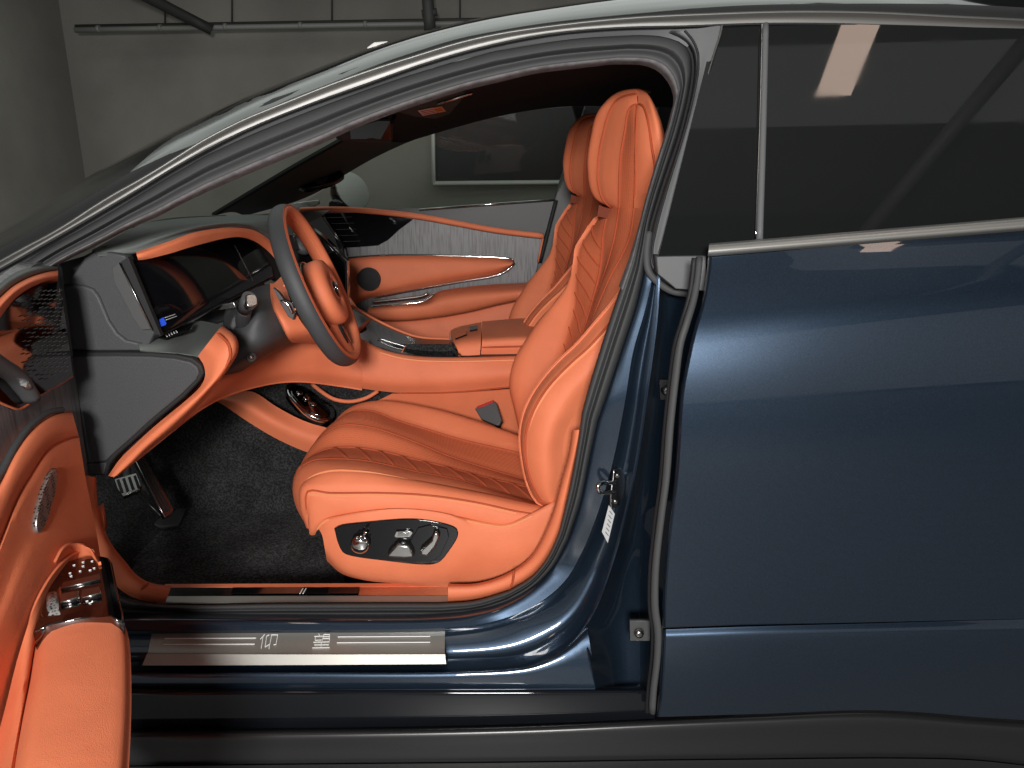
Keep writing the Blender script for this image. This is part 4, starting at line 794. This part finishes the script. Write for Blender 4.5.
# ================================================================== SEATS
def seat():
    s = empty('front_seat', car, label='orange leather driver seat with quilted centre')
    # cushion
    far0 = [(345, 475, 2.03), (352, 445, 2.03), (358, 425, 2.03), (380, 420, 2.03), (429, 428, 2.03), (466, 440, 2.03), (517, 455, 2.03), (560, 470, 2.03)]
    r1 = [(330, 460, 2.0), (337, 432, 2.0), (350, 412, 2.0), (365, 405.5, 2.0), (390, 402.5, 2.0), (429, 408, 2.0), (466, 418, 2.0), (517, 436, 2.0), (560, 455, 2.0)]
    r2 = [(318, 470, 1.93), (322, 445, 1.93), (335, 424, 1.93), (352, 412, 1.93), (372, 411, 1.93), (396, 420, 1.93), (429, 430, 1.93), (463, 440, 1.93), (519, 453, 1.93), (560, 464, 1.93)]
    r3 = [(303, 490, 1.80), (305, 465, 1.80), (318, 440, 1.80), (340, 425.5, 1.80), (370, 427, 1.80), (413, 441, 1.80), (446, 455, 1.80), (479, 466, 1.80), (526, 480, 1.80), (565, 492, 1.80)]
    r4 = [(300, 500, 1.72), (297, 482, 1.72), (306, 462, 1.72), (324, 450, 1.72), (345, 447, 1.72), (380, 451, 1.72), (413, 459, 1.72), (446, 467, 1.72), (479, 476, 1.72), (526, 487, 1.72), (565, 497, 1.72)]
    r5 = [(304, 518, 1.60), (296, 503, 1.59), (293.5, 485, 1.59), (299, 469, 1.59), (313, 460.5, 1.59), (330, 459, 1.59), (366, 461, 1.59), (413, 471, 1.59), (463, 481, 1.59), (496, 491, 1.59), (536, 503, 1.59), (565, 512, 1.59)]
    r6 = [(308, 525, 1.52), (302, 508, 1.51), (301, 490, 1.51), (308, 479, 1.51), (326, 471, 1.51), (363, 471, 1.51), (413, 480, 1.51), (463, 490, 1.51), (512, 500, 1.51), (560, 512, 1.51)]
    r7 = [(312, 528, 1.49), (306.5, 508, 1.475), (307.5, 490, 1.475), (330, 491.5, 1.47), (380, 491.5, 1.47), (429, 494, 1.47), (479, 501.5, 1.47), (517, 510, 1.47), (560, 516, 1.48)]
    r8 = [(315, 535, 1.49), (316, 533, 1.475), (318, 528, 1.47), (340, 520, 1.465), (380, 516, 1.465), (429, 518, 1.465), (470, 524, 1.465), (510, 530, 1.465), (560, 530, 1.48)]
    b = B()
    b.loft([far0, r1, r2, r3, r4, r5, r6], ['leather', 'leather', 'perf', 'perf', 'perf', 'leather'], nu=70, sub=6, puff=[0, .008, .005, .006, .004, .004])
    GC = b.G
    b.loft([r6, r7, r8], ['leather', 'leather'], nu=70, sub=6, puff=[.008, .010], smooth=False)
    for r_ in (r2, r3, r4, r5): b.tube([(x, y, Y - .002) for x, y, Y in r_[1:]], .0021, 'seam', samp=60, n=6)
    b.tube([(x, y + 1.5, Y - .002) for x, y, Y in r7[1:]], .0017, 'seam', samp=60, n=6); b.tube([(x, y + 4, Y - .0055) for x, y, Y in r7[2:8]], .0008, 'thread', samp=50, n=5)
    b.tube([(x, y + 1, Y - .004) for x, y, Y in r6[2:]], .0010, 'thread', samp=50, n=5)
    # quilting ribs between r4 and r5
    for k in range(16, 64, 5):
        b.tube([tuple(GC[4 * 6 + q][min(69, k + q)] + Vector((0, -.0002, .0003))) for q in range(7)], .0008, 'rib', n=5, world=True)
    b.build('cushion', s, solid=.004)
    # backrest front face and bolsters
    F0 = [(526, 452, 1.99), (520, 432, 1.99), (515, 409, 1.985), (511, 389, 1.98), (512, 373, 1.98), (517, 357, 1.98), (525, 343, 1.98), (539, 321, 1.98), (554, 304, 1.975), (568, 290, 1.96), (575.5, 275, 1.945), (577, 260, 1.94), (580, 247, 1.94), (588, 233, 1.94), (598, 219, 1.93), (606, 208, 1.92)]
    F1 = [(540, 440, 1.93), (545, 405, 1.93), (553, 375, 1.93), (560, 357, 1.93), (566, 335, 1.93), (573, 312, 1.93), (575, 288, 1.93), (576.5, 268.6, 1.93), (579, 249, 1.93), (586.5, 235.5, 1.93), (598, 220, 1.92), (607, 208, 1.91)]
    F2 = [(552, 445, 1.83), (560, 405, 1.83), (568, 375, 1.83), (576, 350, 1.83), (585, 325, 1.83), (593, 298, 1.83), (599, 274, 1.83), (602, 249, 1.83), (603, 235, 1.83), (606, 220, 1.83), (610, 208, 1.83)]
    F3 = [(560, 445, 1.76), (568, 405, 1.77), (573, 370, 1.77), (580, 343, 1.77), (589, 319, 1.77), (597, 294, 1.77), (606, 268.6, 1.765), (613, 243, 1.76), (617, 222, 1.76), (619, 208, 1.75)]
    F4 = [(572, 445, 1.68), (574, 405, 1.69), (579, 362, 1.69), (585, 340, 1.69), (592, 321, 1.69), (601, 298, 1.69), (609.5, 278, 1.68), (621, 257, 1.68), (630, 235, 1.68), (634, 208, 1.68)]
    F5 = [(545, 480, 1.60), (532, 440, 1.58), (534, 410, 1.57), (548, 385, 1.57), (564, 364, 1.57), (583, 345, 1.57), (600, 325, 1.58), (616, 305, 1.585), (632, 275, 1.60), (642, 245, 1.61), (650, 208, 1.62)]
    b = B(); b.loft([[(x + 8, y, Y + .06) for x, y, Y in F0], F0, F1, F2, F3, F4, F5], ['leather', 'leather', 'perf', 'leather2', 'perf', 'leather'], nu=70, sub=6, puff=[0, .008, .004, .0, .003, .003])
    GB = b.G
    for r_ in (F2, F3, F4): b.tube([(x, y, Y - .003) for x, y, Y in r_[2:]], .0018, 'seam', samp=50, n=6)
    for k in range(20, 62, 5):
        b.tube([tuple(GB[2 * 6 + q][max(0, k + 3 - q)] + Vector((-.0002, -.0003, 0))) for q in range(7)], .0008, 'rib', n=5, world=True)
    R0 = [(546, 507, 1.50), (537, 502, 1.51), (527, 483, 1.53), (522, 460, 1.53), (520, 436, 1.53), (523, 416, 1.53), (531, 397, 1.53), (543, 379, 1.53), (558, 362, 1.53), (578, 343, 1.53), (597, 321, 1.535), (613, 302, 1.54), (630, 275, 1.56), (640, 250, 1.58), (648, 225, 1.6)]
    R1 = [(550, 505, 1.475), (542, 501, 1.478), (531, 480, 1.482), (525.5, 455, 1.482), (527, 428, 1.482), (535, 407, 1.482), (548, 387, 1.482), (568, 366, 1.485), (586, 350, 1.49), (605, 329, 1.50), (622, 308, 1.51), (640, 280, 1.53), (655, 240, 1.56)]
    R2 = [(553, 504, 1.468), (550, 500, 1.465), (546, 475, 1.455), (545, 450, 1.452), (550, 425, 1.452), (562, 402, 1.455), (578, 382, 1.46), (594, 365, 1.47), (610, 345, 1.48), (628, 320, 1.50), (650, 280, 1.52), (665, 240, 1.55)]
    R3 = [(557, 503, 1.475), (559, 500, 1.475), (563, 470, 1.475), (563, 445, 1.475), (568, 426, 1.475), (580, 408, 1.475), (594, 390, 1.48), (608, 370, 1.49), (622, 350, 1.50), (640, 320, 1.52), (660, 280, 1.54), (672, 240, 1.56)]
    R4 = [(575, 503, 1.50), (578, 490, 1.50), (582, 465, 1.50), (588, 440, 1.50), (595, 420, 1.50), (605, 400, 1.50), (620, 380, 1.51), (640, 350, 1.52), (660, 310, 1.54), (680, 240, 1.58)]
    F5b = [(552, 500, 1.57), (540, 480, 1.58), (532, 440, 1.58), (534, 410, 1.57), (548, 385, 1.57), (564, 364, 1.57), (583, 345, 1.57), (600, 325, 1.58), (616, 305, 1.585), (632, 275, 1.60), (642, 245, 1.61), (650, 225, 1.62)]
    b.loft([F5b, R0], 'leather', nu=60, sub=4)
    b.loft([R0, R1, R2, R3], 'leather', nu=60, sub=5); b.loft([R3, R4], 'leather', nu=60, sub=3)
    b.tube([(x, y, Y - .001) for x, y, Y in R1[1:-1]], .0012, 'seam', samp=60, n=6); b.tube([(x, y, Y - .001) for x, y, Y in R0[1:-1]], .0028, 'leather', samp=60, n=6)
    b.tube([(x + 3.5, y, Y - .004) for x, y, Y in R1[2:-1]], .0007, 'thread', samp=60, n=5)
    # near shoulder up to headrest
    b.loft([[(636, 235, 1.68), (634, 210, 1.68), (634, 197, 1.69), (634.5, 185, 1.70)], [(655, 235, 1.62), (652, 210, 1.63), (650, 195, 1.64), (648, 182, 1.66)], [(672, 235, 1.60), (666, 205, 1.61), (666, 180, 1.62), (668, 160, 1.64)]], 'leather', nu=16, sub=4)
    b.loft([[(618, 232, 1.765), (619, 215, 1.765), (619, 200, 1.76)], [(632, 232, 1.69), (634, 215, 1.69), (635, 200, 1.70)]], 'perf', nu=12, sub=4)
    b.loft([[(600, 225, 1.86), (610, 213, 1.86), (622, 206, 1.85)], [(606, 240, 1.84), (614, 236, 1.82), (620, 225, 1.80)]], 'seam', nu=8, sub=2)  # darker sheet painting the shade of the notch below the headrest
    b.build('backrest', s, solid=.004)
    H0 = [(612, 208, 1.85), (602, 203, 1.85), (594, 197, 1.86), (589, 185, 1.865), (587.5, 172, 1.865), (587, 158, 1.865), (590, 139, 1.86), (596, 115, 1.85), (605.5, 101.5, 1.83), (617, 92.5, 1.80), (627, 89.5, 1.765), (637, 88.6, 1.735)]
    H1 = [(618.6, 211.5, 1.815), (611, 207, 1.81), (604, 201, 1.815), (599, 188, 1.82), (597.7, 174, 1.82), (598.6, 158, 1.82), (602.5, 137, 1.815), (609, 113, 1.80), (617, 100.5, 1.78), (625, 96, 1.755), (637, 94, 1.722)]
    H2 = [(619, 212, 1.76), (619.5, 178, 1.745), (621, 154, 1.74), (625, 131, 1.735), (628, 113, 1.73), (631.5, 106.5, 1.722), (637, 104, 1.71)]
    H3 = [(634, 212, 1.695), (634.8, 197, 1.69), (635.4, 168, 1.675), (635.7, 139, 1.67), (636.6, 114, 1.69), (637.4, 104, 1.708)]
    H4 = [(648, 212, 1.65), (652, 190, 1.64), (655, 168, 1.63), (652, 148, 1.63), (648.4, 123, 1.645), (645, 110, 1.67), (641.5, 105, 1.69), (638, 104, 1.708)]
    H5 = [(655, 212, 1.64), (659, 185, 1.625), (662, 160, 1.62), (661, 140.5, 1.62), (656, 119, 1.63), (650, 102, 1.66), (645, 96.5, 1.69), (638, 94, 1.72)]
    H6 = [(664, 212, 1.66), (666, 185, 1.65), (667, 160, 1.65), (664.5, 137, 1.65), (658.5, 115, 1.66), (652, 100, 1.69), (646, 92, 1.715), (637.5, 88.6, 1.737)]
    H7 = [(668, 212, 1.75), (668, 185, 1.75), (667, 160, 1.75), (665, 137, 1.75), (659, 116, 1.76), (651, 104, 1.77), (644, 97, 1.78), (637, 93, 1.79)]
    b = B(); b.loft([[(x + 14, y + 3, Y + .10) for x, y, Y in H0], H0, H1, H2, H3, H4, H5, H6, H7], ['leather', 'leather', 'leather', 'perf', 'leather', 'leather', 'leather', 'leather'], nu=50, sub=5, puff=[0, 0, .003, .0015, .0015, 0, 0, 0])
    for r_ in (H1, H2, H3, H4): b.tube([(x, y, Y - .001) for x, y, Y in r_], .0012, 'seam', samp=50, n=6)
    b.build('headrest', s, solid=.004)
    B().plate([(599, 205), (619, 213), (620, 222), (597, 216)], PY(1.822), .01, 'brown').build('neck_shade', s)  # dark plate standing in for the shade between headrest and backrest
    b = B(); b.tube([(596, 130, 1.842), (595.5, 133, 1.842)], .003, 'satin', n=6); b.tube([(594.8, 142, 1.845), (594.4, 144, 1.845)], .002, 'satin', n=6); b.tube([(595, 150, 1.845), (595, 152, 1.845)], .002, 'satin', n=6); b.tube([(594.8, 159, 1.845), (595, 162, 1.845)], .003, 'satin', n=6); b.build('headrest_clips', s)
    return s
ST = seat()
# passenger seat: same seat further across the cabin
PS = ST.copy(); COL.objects.link(PS); PS.parent = car; PS.location = (-.008, .76, 0); PS['label'] = 'orange leather passenger seat on the far side'
for ch in list(ST.children):
    c = ch.copy(); COL.objects.link(c); c.parent = PS
ST['group'] = PS['group'] = 'front seats'
b = B()
ub = [(317, 527, 1.47), (322, 520, 1.462), (346, 513.5, 1.458), (390, 509, 1.455), (429, 511.5, 1.455), (459, 516.5, 1.455), (485, 522, 1.455), (506, 524, 1.455), (534, 513, 1.455), (560, 500, 1.46), (600, 490, 1.47)]
u2 = [(322, 535, 1.455), (328, 528, 1.448), (350, 521, 1.442), (390, 516, 1.440), (429, 517, 1.440), (459, 523, 1.440), (478, 535, 1.444), (500, 540, 1.447), (534, 535, 1.447), (565, 525, 1.455), (600, 515, 1.47)]
u3 = [(325, 550, 1.455), (335, 560, 1.450), (350, 568, 1.444), (390, 573, 1.442), (425, 574, 1.442), (450, 568, 1.442), (475, 555, 1.445), (500, 560, 1.45), (534, 555, 1.45), (565, 545, 1.455), (600, 540, 1.47)]
u4 = [(327, 561, 1.49), (341, 573, 1.485), (362, 579.5, 1.48), (401, 583.5, 1.475), (430, 586, 1.475), (446, 587, 1.475), (475, 590, 1.48), (500, 590, 1.48), (534, 585, 1.48), (565, 570, 1.48), (600, 560, 1.48)]
b.loft([[(x, y + 1, Y + .03) for x, y, Y in ub], ub, u2, u3, u4, [(x, y - 2, Y + .06) for x, y, Y in u4]], 'leather', nu=60, sub=5)
b.tube([(x, y + 3, Y - .006) for x, y, Y in ub[:9]], .0008, 'thread', samp=50, n=5)
sb = b.build('seat_base', ST, solid=.004)
SWP = PL((335, 528, 1.436), (458, 530, 1.436), (400, 565, 1.436))
b = B(); OUTL = [(334, 529), (340, 526), (368, 522), (411, 519), (434, 521.5), (452, 526), (457, 529), (458, 536), (450, 550), (440, 562), (434, 564.5), (423, 565), (384, 561), (350, 556), (343, 553), (338, 544)]
b.plate(OUTL, SWP, .02, 'gloss', bev=.002, samp=70); b.plate([(402, 555), (418, 528), (430, 525), (447, 529), (449, 537), (440, 556), (430, 563), (422, 564), (404, 562)], SWP, .004, 'gloss', off=.003, bev=.001); b.build('switch_plate', ST, label='gloss black seat switch panel')
b = B(); b.lathe(SWP(361, 542, .001), SWP.n, [(.0195, 0), (.0205, .008), (.019, .016), (.012, .020), (.003, .021)], 'chrome', n=40)
for k in range(8): t = R(k * 45); b.lathe(SWP(361 + 5.5 * math.cos(t), 542 + 5.5 * math.sin(t), .016), SWP.n, [(.004, 0), (.0035, .003), (.001, .004)], 'satin', n=10)
b.tube([tuple(SWP(363, 536, .02)), tuple(SWP(366, 532, .024))], .003, 'chrome', n=8, world=True); b.build('lumbar_dial', ST)
b = B(); b.plate([(396, 531.5), (411, 531), (413, 533), (410, 537.5), (396, 538), (394, 536.5)], SWP, .006, 'chrome', off=.006, bev=.0015); b.plate([(398, 533), (409, 532.6), (408, 536.3), (397.5, 536.6)], SWP, .003, 'satin', off=.0075, bev=.0008); b.build('seat_button', ST)
b = B(); b.plate([(387, 555), (393, 548), (397, 544.5), (409, 546), (413, 553), (414, 557.5), (405, 559), (388, 557.5)], SWP, .018, 'satin', off=.018, bev=.005); b.build('seat_lever', ST)
b = B(); b.plate([(420, 551), (431, 541), (433, 534.5), (437, 533), (439.5, 538), (435, 548), (427, 556.5), (421, 555)], SWP, .018, 'satin', off=.018, bev=.004); b.build('backrest_lever', ST)
b = B(); b.lathe(W(541, 547, 1.435), (-.3, -1, .1), [(.008, -.01), (.008, .002), (.002, .003)], 'gap', n=14); b.build('screw_cap', ST)
b = B(); BK = PL((475, 408, 2.06), (497, 401, 2.06), (480, 418, 2.04)); b.plate([(475, 409), (477, 406), (493, 400.5), (496.5, 403), (501.5, 420), (499, 425), (496, 425), (481, 419)], BK, .022, 'plastic', bev=.003); b.plate([(477, 406.5), (493, 400), (494, 402), (478, 408.5)], BK, .012, 'red', off=.003, bev=.001); b.tube([(496, 421, 2.05), (500, 432, 2.07)], .007, 'gap', n=8)
b.build('seat_belt_buckle', car)

# ================================================================== PASSENGER DOOR (far side)
pd = empty('passenger_door', car, label='far front door with wood and orange inner trim')
FP = PY(3.0)
b = B(); b.plate([(290, 212), (355, 210), (400, 213), (420, 216), (458, 223), (497, 230), (544, 235), (538, 262), (530, 300), (540, 400), (290, 400)], FP, .06, 'wood'); b.build('wood_panel', pd)
b = B(); b.tube([(300, 210.5, 2.97), (325, 209.5, 2.97), (356, 210, 2.97), (380, 212, 2.97), (419, 216.5, 2.97), (458, 223.5, 2.97), (497, 230.5, 2.97), (543, 236, 2.97)], .011, 'leather', samp=40, n=10); b.build('orange_rail', pd)
b = B(); b.plate([(300, 211), (380, 208.5), (420, 208.5), (555, 199), (556, 203), (544, 236), (497, 229), (458, 221.5), (419, 215), (380, 211.5)], PY(3.03), .03, 'plastic'); b.tube([(419, 209.5, 3.0), (555, 199.5, 3.0)], .004, 'chrome', n=6); b.build('window_sill', pd)
b = B(); b.plate([(306, 213), (355, 212.5), (385, 215), (413, 219.5), (400, 229), (388, 240), (378, 245.5), (360, 247), (333, 248.5), (318, 232)], FP, .02, 'gloss', off=.006, bev=.002)
for k in range(5): b.tube([tuple(FP(318 + k * 2, 218 + k * 6, .008)), tuple(FP(352 + k * 2, 217 + k * 6, .008))], .001, 'plastic', n=4, world=True)
b.build('mirror_corner_panel', pd)
b = B()
b.loft([sy([(330, 260), (346, 258), (380, 256), (419, 255.5), (458, 256.5), (497, 258), (514, 261)], 2.985), sy([(328, 268), (346, 266), (380, 263), (419, 262), (458, 262), (497, 262), (513, 262.5)], 2.955), sy([(326, 300), (346, 298), (380, 288), (419, 280), (458, 274.5), (497, 269), (511, 265)], 2.95), sy([(325, 312), (346, 308), (370, 298), (419, 288), (458, 281.5), (497, 274), (508, 268)], 2.985)], 'leather', nu=40, sub=5)
b.tube([(x, y, 2.958) for x, y in ((350, 266.5), (380, 264), (419, 263), (458, 263), (495, 263))], .002, 'seam', samp=20, n=5)
b.build('orange_insert', pd, solid=.004)
b = B(); b.tube([(345, 258, 2.972), (380, 255.5, 2.972), (419, 255, 2.972), (458, 256, 2.972), (497, 257.5, 2.972), (511, 259, 2.972), (515, 261.5, 2.972), (511, 267.5, 2.972), (499, 274.5, 2.972), (458, 282, 2.972), (419, 289, 2.972), (374, 297.5, 2.972)], .0045, 'chrome', samp=60, n=6); b.build('chrome_outline', pd)
b = B(); b.loft([sy([(300, 300), (352, 306), (367, 312), (380, 318), (420, 317), (463, 310), (540, 290)], 2.97), sy([(300, 340), (352, 335), (367, 330), (380, 330), (420, 330), (463, 325), (540, 310)], 2.95), sy([(300, 400), (352, 390), (367, 385), (380, 380), (420, 370), (463, 365), (540, 360)], 2.95)], 'leather2', nu=24, sub=4); b.build('map_pocket', pd, solid=.004)
b = B(); b.loft([sy([(372, 306), (400, 303), (428, 300), (436, 292.5), (469, 286.5), (516, 283), (540, 282)], 2.97), sy([(369, 308), (400, 305.5), (428, 303), (438, 297), (469, 292), (516, 288.5), (540, 287)], 2.87), sy([(367.5, 312), (400, 310), (425, 307.5), (440, 303.5), (469, 299), (516, 293.5), (540, 291)], 2.84), sy([(370, 317), (380, 319.5), (400, 320), (420, 318.5), (463, 312), (503, 303), (540, 296)], 2.86), sy([(373, 318), (380, 320), (400, 321), (420, 319.5), (463, 313), (503, 304), (540, 298)], 2.96)], 'leather', nu=40, sub=4); b.build('armrest', pd, solid=.004)
b = B(); b.tube([(371, 306.5, 2.86), (400, 304, 2.86), (424, 300.5, 2.87), (434, 293.5, 2.88)], .008, 'chrome', samp=24, n=8, flat=.6); b.tube([(372, 302, 2.9), (400, 299, 2.9), (422, 296, 2.9), (428, 293, 2.9)], .006, 'satin', samp=20, n=8); b.build('door_pull', pd)
b = B(); b.lathe(W(369, 279, 2.935), (0, -1, 0), [(.046, 0), (.046, .006), (.042, .008), (.040, .004), (.012, .008), (.011, .010), (.002, .010)], 'grille_dark', n=36); b.build('door_speaker', pd)
b = B(); b.plate([(262, 214), (300, 212), (320, 212), (343, 246), (346, 262), (344, 300), (290, 300), (262, 240)], PY(2.85), .03, 'gloss', bev=.004); b.build('passenger_dash_end', ds)
B().loft([[(330, 262, 2.80), (345, 259, 2.82)], [(330, 300, 2.80), (345, 290, 2.82)]], 'leather', nu=8, sub=3, puff=.03).build('dash_corner_pad', ds, solid=.004)
B().tube([(538, 262, 2.97), (543, 238, 2.97)], .004, 'leather', n=6).build('orange_end_piping', pd)
# far pillars, headliner, glass
b = B(); b.plate([(555, 198), (590, 90), (660, 90), (640, 330), (530, 330), (537, 264), (544, 238)], PY(3.06), .08, 'plastic', bev=.004); b.tube([(556, 200, 3.0), (547, 235, 3.0), (540, 262, 3.0)], .008, 'gap', n=8, samp=10); b.build('far_middle_pillar', car)
wtop = [(300, 200), (325, 188), (348, 173), (378, 156), (407, 142.5), (437, 133), (466, 124), (500, 116), (529, 110), (558, 107), (576, 107), (590, 112)]
ins = [(150, 222), (213, 215), (256, 190), (300, 164), (342, 140), (380, 118), (420, 96), (460, 80), (520, 66), (600, 50), (680, 50), (700, 60)]
def cabr(o_, t): return 0
b = B()
la = [(213, 216, 2.6), (256, 190, 2.55), (300, 164, 2.5), (342, 140.5, 2.4), (372, 122, 2.3)]
lb = [(245, 216, 2.9), (300, 200, 2.95), (325, 188, 2.95), (348, 173, 2.95), (378, 156, 2.95), (407, 142.5, 2.92)]
b.loft([la, [(232, 212, 2.72), (277, 192, 2.72), (315, 173, 2.70), (347, 156, 2.66), (378, 140, 2.6)], lb], 'pillar', nu=24, sub=5); b.tube(la, .006, 'gap', samp=20, n=6); b.build('far_windscreen_pillar', car, solid=.01)
b = B()
hl0 = [(372, 122, 2.3), (420, 98, 1.9), (460, 86, 1.7), (520, 68, 1.6), (600, 55, 1.56), (720, 55, 1.56)]
hl1 = [(378, 130, 2.55), (430, 108, 2.4), (480, 92, 2.3), (540, 80, 2.25), (610, 74, 2.2), (760, 70, 2.2)]
hl2 = [(378, 156, 2.95), (407, 142.5, 2.93), (437, 133, 2.9), (500, 116, 2.88), (558, 107, 2.88), (600, 106, 2.88), (760, 110, 2.88)]
b.loft([hl0, hl1, hl2], 'headliner', nu=30, sub=6); b.loft([hl2, [(x, y - 4, Y + .06) for x, y, Y in hl2]], 'headliner', nu=30, sub=1)
b.build('headliner', car, solid=.01)
# cabin backdrop behind the seats
B().plate([(560, 60), (800, 60), (800, 420), (600, 420), (585, 150)], PY(3.1), .05, 'headliner').build('rear_cabin_lining', car)
b = B(); b.plate([(300, 205), (325, 189), (348, 173), (378, 156), (407, 142.5), (437, 133), (466, 124), (500, 116), (529, 110), (576, 107), (590, 112), (556, 200), (420, 209), (330, 210)], PN((0, 3.07, 1.08), (0, -1, -.30)), .004, 'clear'); b.build('far_window', car, label='clear glass of the far front window')
b = B(); ws = [(140, 224, 1.75), (170, 200, 1.70), (220, 172, 1.68), (300, 140, 1.65), (380, 105, 1.62)]
b.loft([ws, [(213, 217, 2.62), (256, 190, 2.57), (300, 164, 2.52), (342, 140.5, 2.42), (390, 112, 2.3)]], 'clear', nu=16, sub=3); b.build('windscreen', car)
RVM = PN(W(368, 132, 2.2), (.78, -.58, -.23))
b = B(); b.plate([(339, 133), (349, 127), (378, 119), (390, 118.5), (394, 121), (393, 139), (391, 142.5), (344, 141.5)], RVM, .03, 'plastic', bev=.003)
b.plate([(350, 129), (378, 121), (390, 121), (391, 139), (351, 139)], RVM, .003, 'mirror', off=.003); b.tube([(392, 122, 2.26), (396, 113, 2.3)], .006, 'gap', n=8); b.build('rear_view_mirror', car)
b = B(); b.plate([(392, 112), (400, 108), (430, 99), (462, 91), (466, 93), (462, 100), (450, 114), (435, 119), (415, 117), (400, 113)], PL((400, 110, 1.85), (460, 95, 1.85), (430, 118, 2.1)), .02, 'pillar', bev=.003); b.tube([(437, 104, 1.86), (472, 93, 1.84)], .0035, 'chrome', n=8)
vpp = PL((400, 110, 1.85), (460, 95, 1.85), (430, 118, 2.1)); M['or_st'] = mat('orange_sticker', (.75, .3, .08), .6); M['wh_st'] = mat('white_sticker', (.75, .62, .58), .6); sv = b.build('sun_visor', car)
b = B(); b.plate([(418, 111), (433, 108), (437, 113), (423, 116)], vpp, .001, 'wh_st', off=.003); b.plate([(433.5, 108), (442, 106.5), (446, 111.5), (437.5, 113)], vpp, .001, 'or_st', off=.003)
strokes(b, [(421, 111.8, 433, 109.4), (422, 113.2, 434.5, 110.9), (423.5, 114.6, 435.5, 112.2), (435.5, 109.6, 441, 108.5), (437.5, 111.2, 443, 110)], vpp, 'seam', .0008, .0036); b.build('warning_label', sv)
b = B(); b.tube([(484, 107, 2.75), (490, 103, 2.70), (520, 97, 2.68), (550, 94, 2.70), (556, 95, 2.75)], .010, 'plastic', samp=20, n=8); b.build('grab_handle', car)
# exterior mirror, tweeter pod on far side
mr = empty('side_mirror', car, label='far side exterior mirror seen through the glass')
b = B(); Cm = W(350, 191, 3.22); ax = Vector((.70, -.60, .36)).normalized()
b.lathe(Cm - ax * .01, ax, [(.030, -.07), (.062, -.045), (.078, -.01), (.078, .006), (.074, .010)], 'gloss', n=32); b.lathe(Cm + Vector((.01, 0, 0)), ax, [(.080, -.004), (.082, .002), (.079, .006)], 'satin', n=32); b.tube([(334, 208, 3.15), (345, 203, 3.2)], .03, 'gloss', n=10); b.build('housing', mr)
b = B(); b.lathe(Cm - ax * .01, ax, [(.070, .009), (.069, .0125), (.067, .013)], 'mirrorhaze', n=32); b.build('mirror_glass', mr)
b = B(); tp = PL((302, 180, 2.80), (343, 172, 2.84), (320, 189, 2.78)); b.plate([(298, 186), (303, 178), (312, 171.5), (325, 169.5), (340, 170), (344, 174), (335, 181), (320, 186), (305, 188.5)], tp, .02, 'gloss', samp=40, bev=.004); b.lathe(tp(321, 179, .002), tp.n, [(.024, 0), (.022, .003), (.004, .004)], 'grille_dark', n=20); b.build('tweeter', car)
b = B(); b.plate([(292, 210), (294, 203), (318, 200), (319, 204), (310, 209)], PY(3.1), .02, 'satin', bev=.003); b.build('quarter_trim', car)
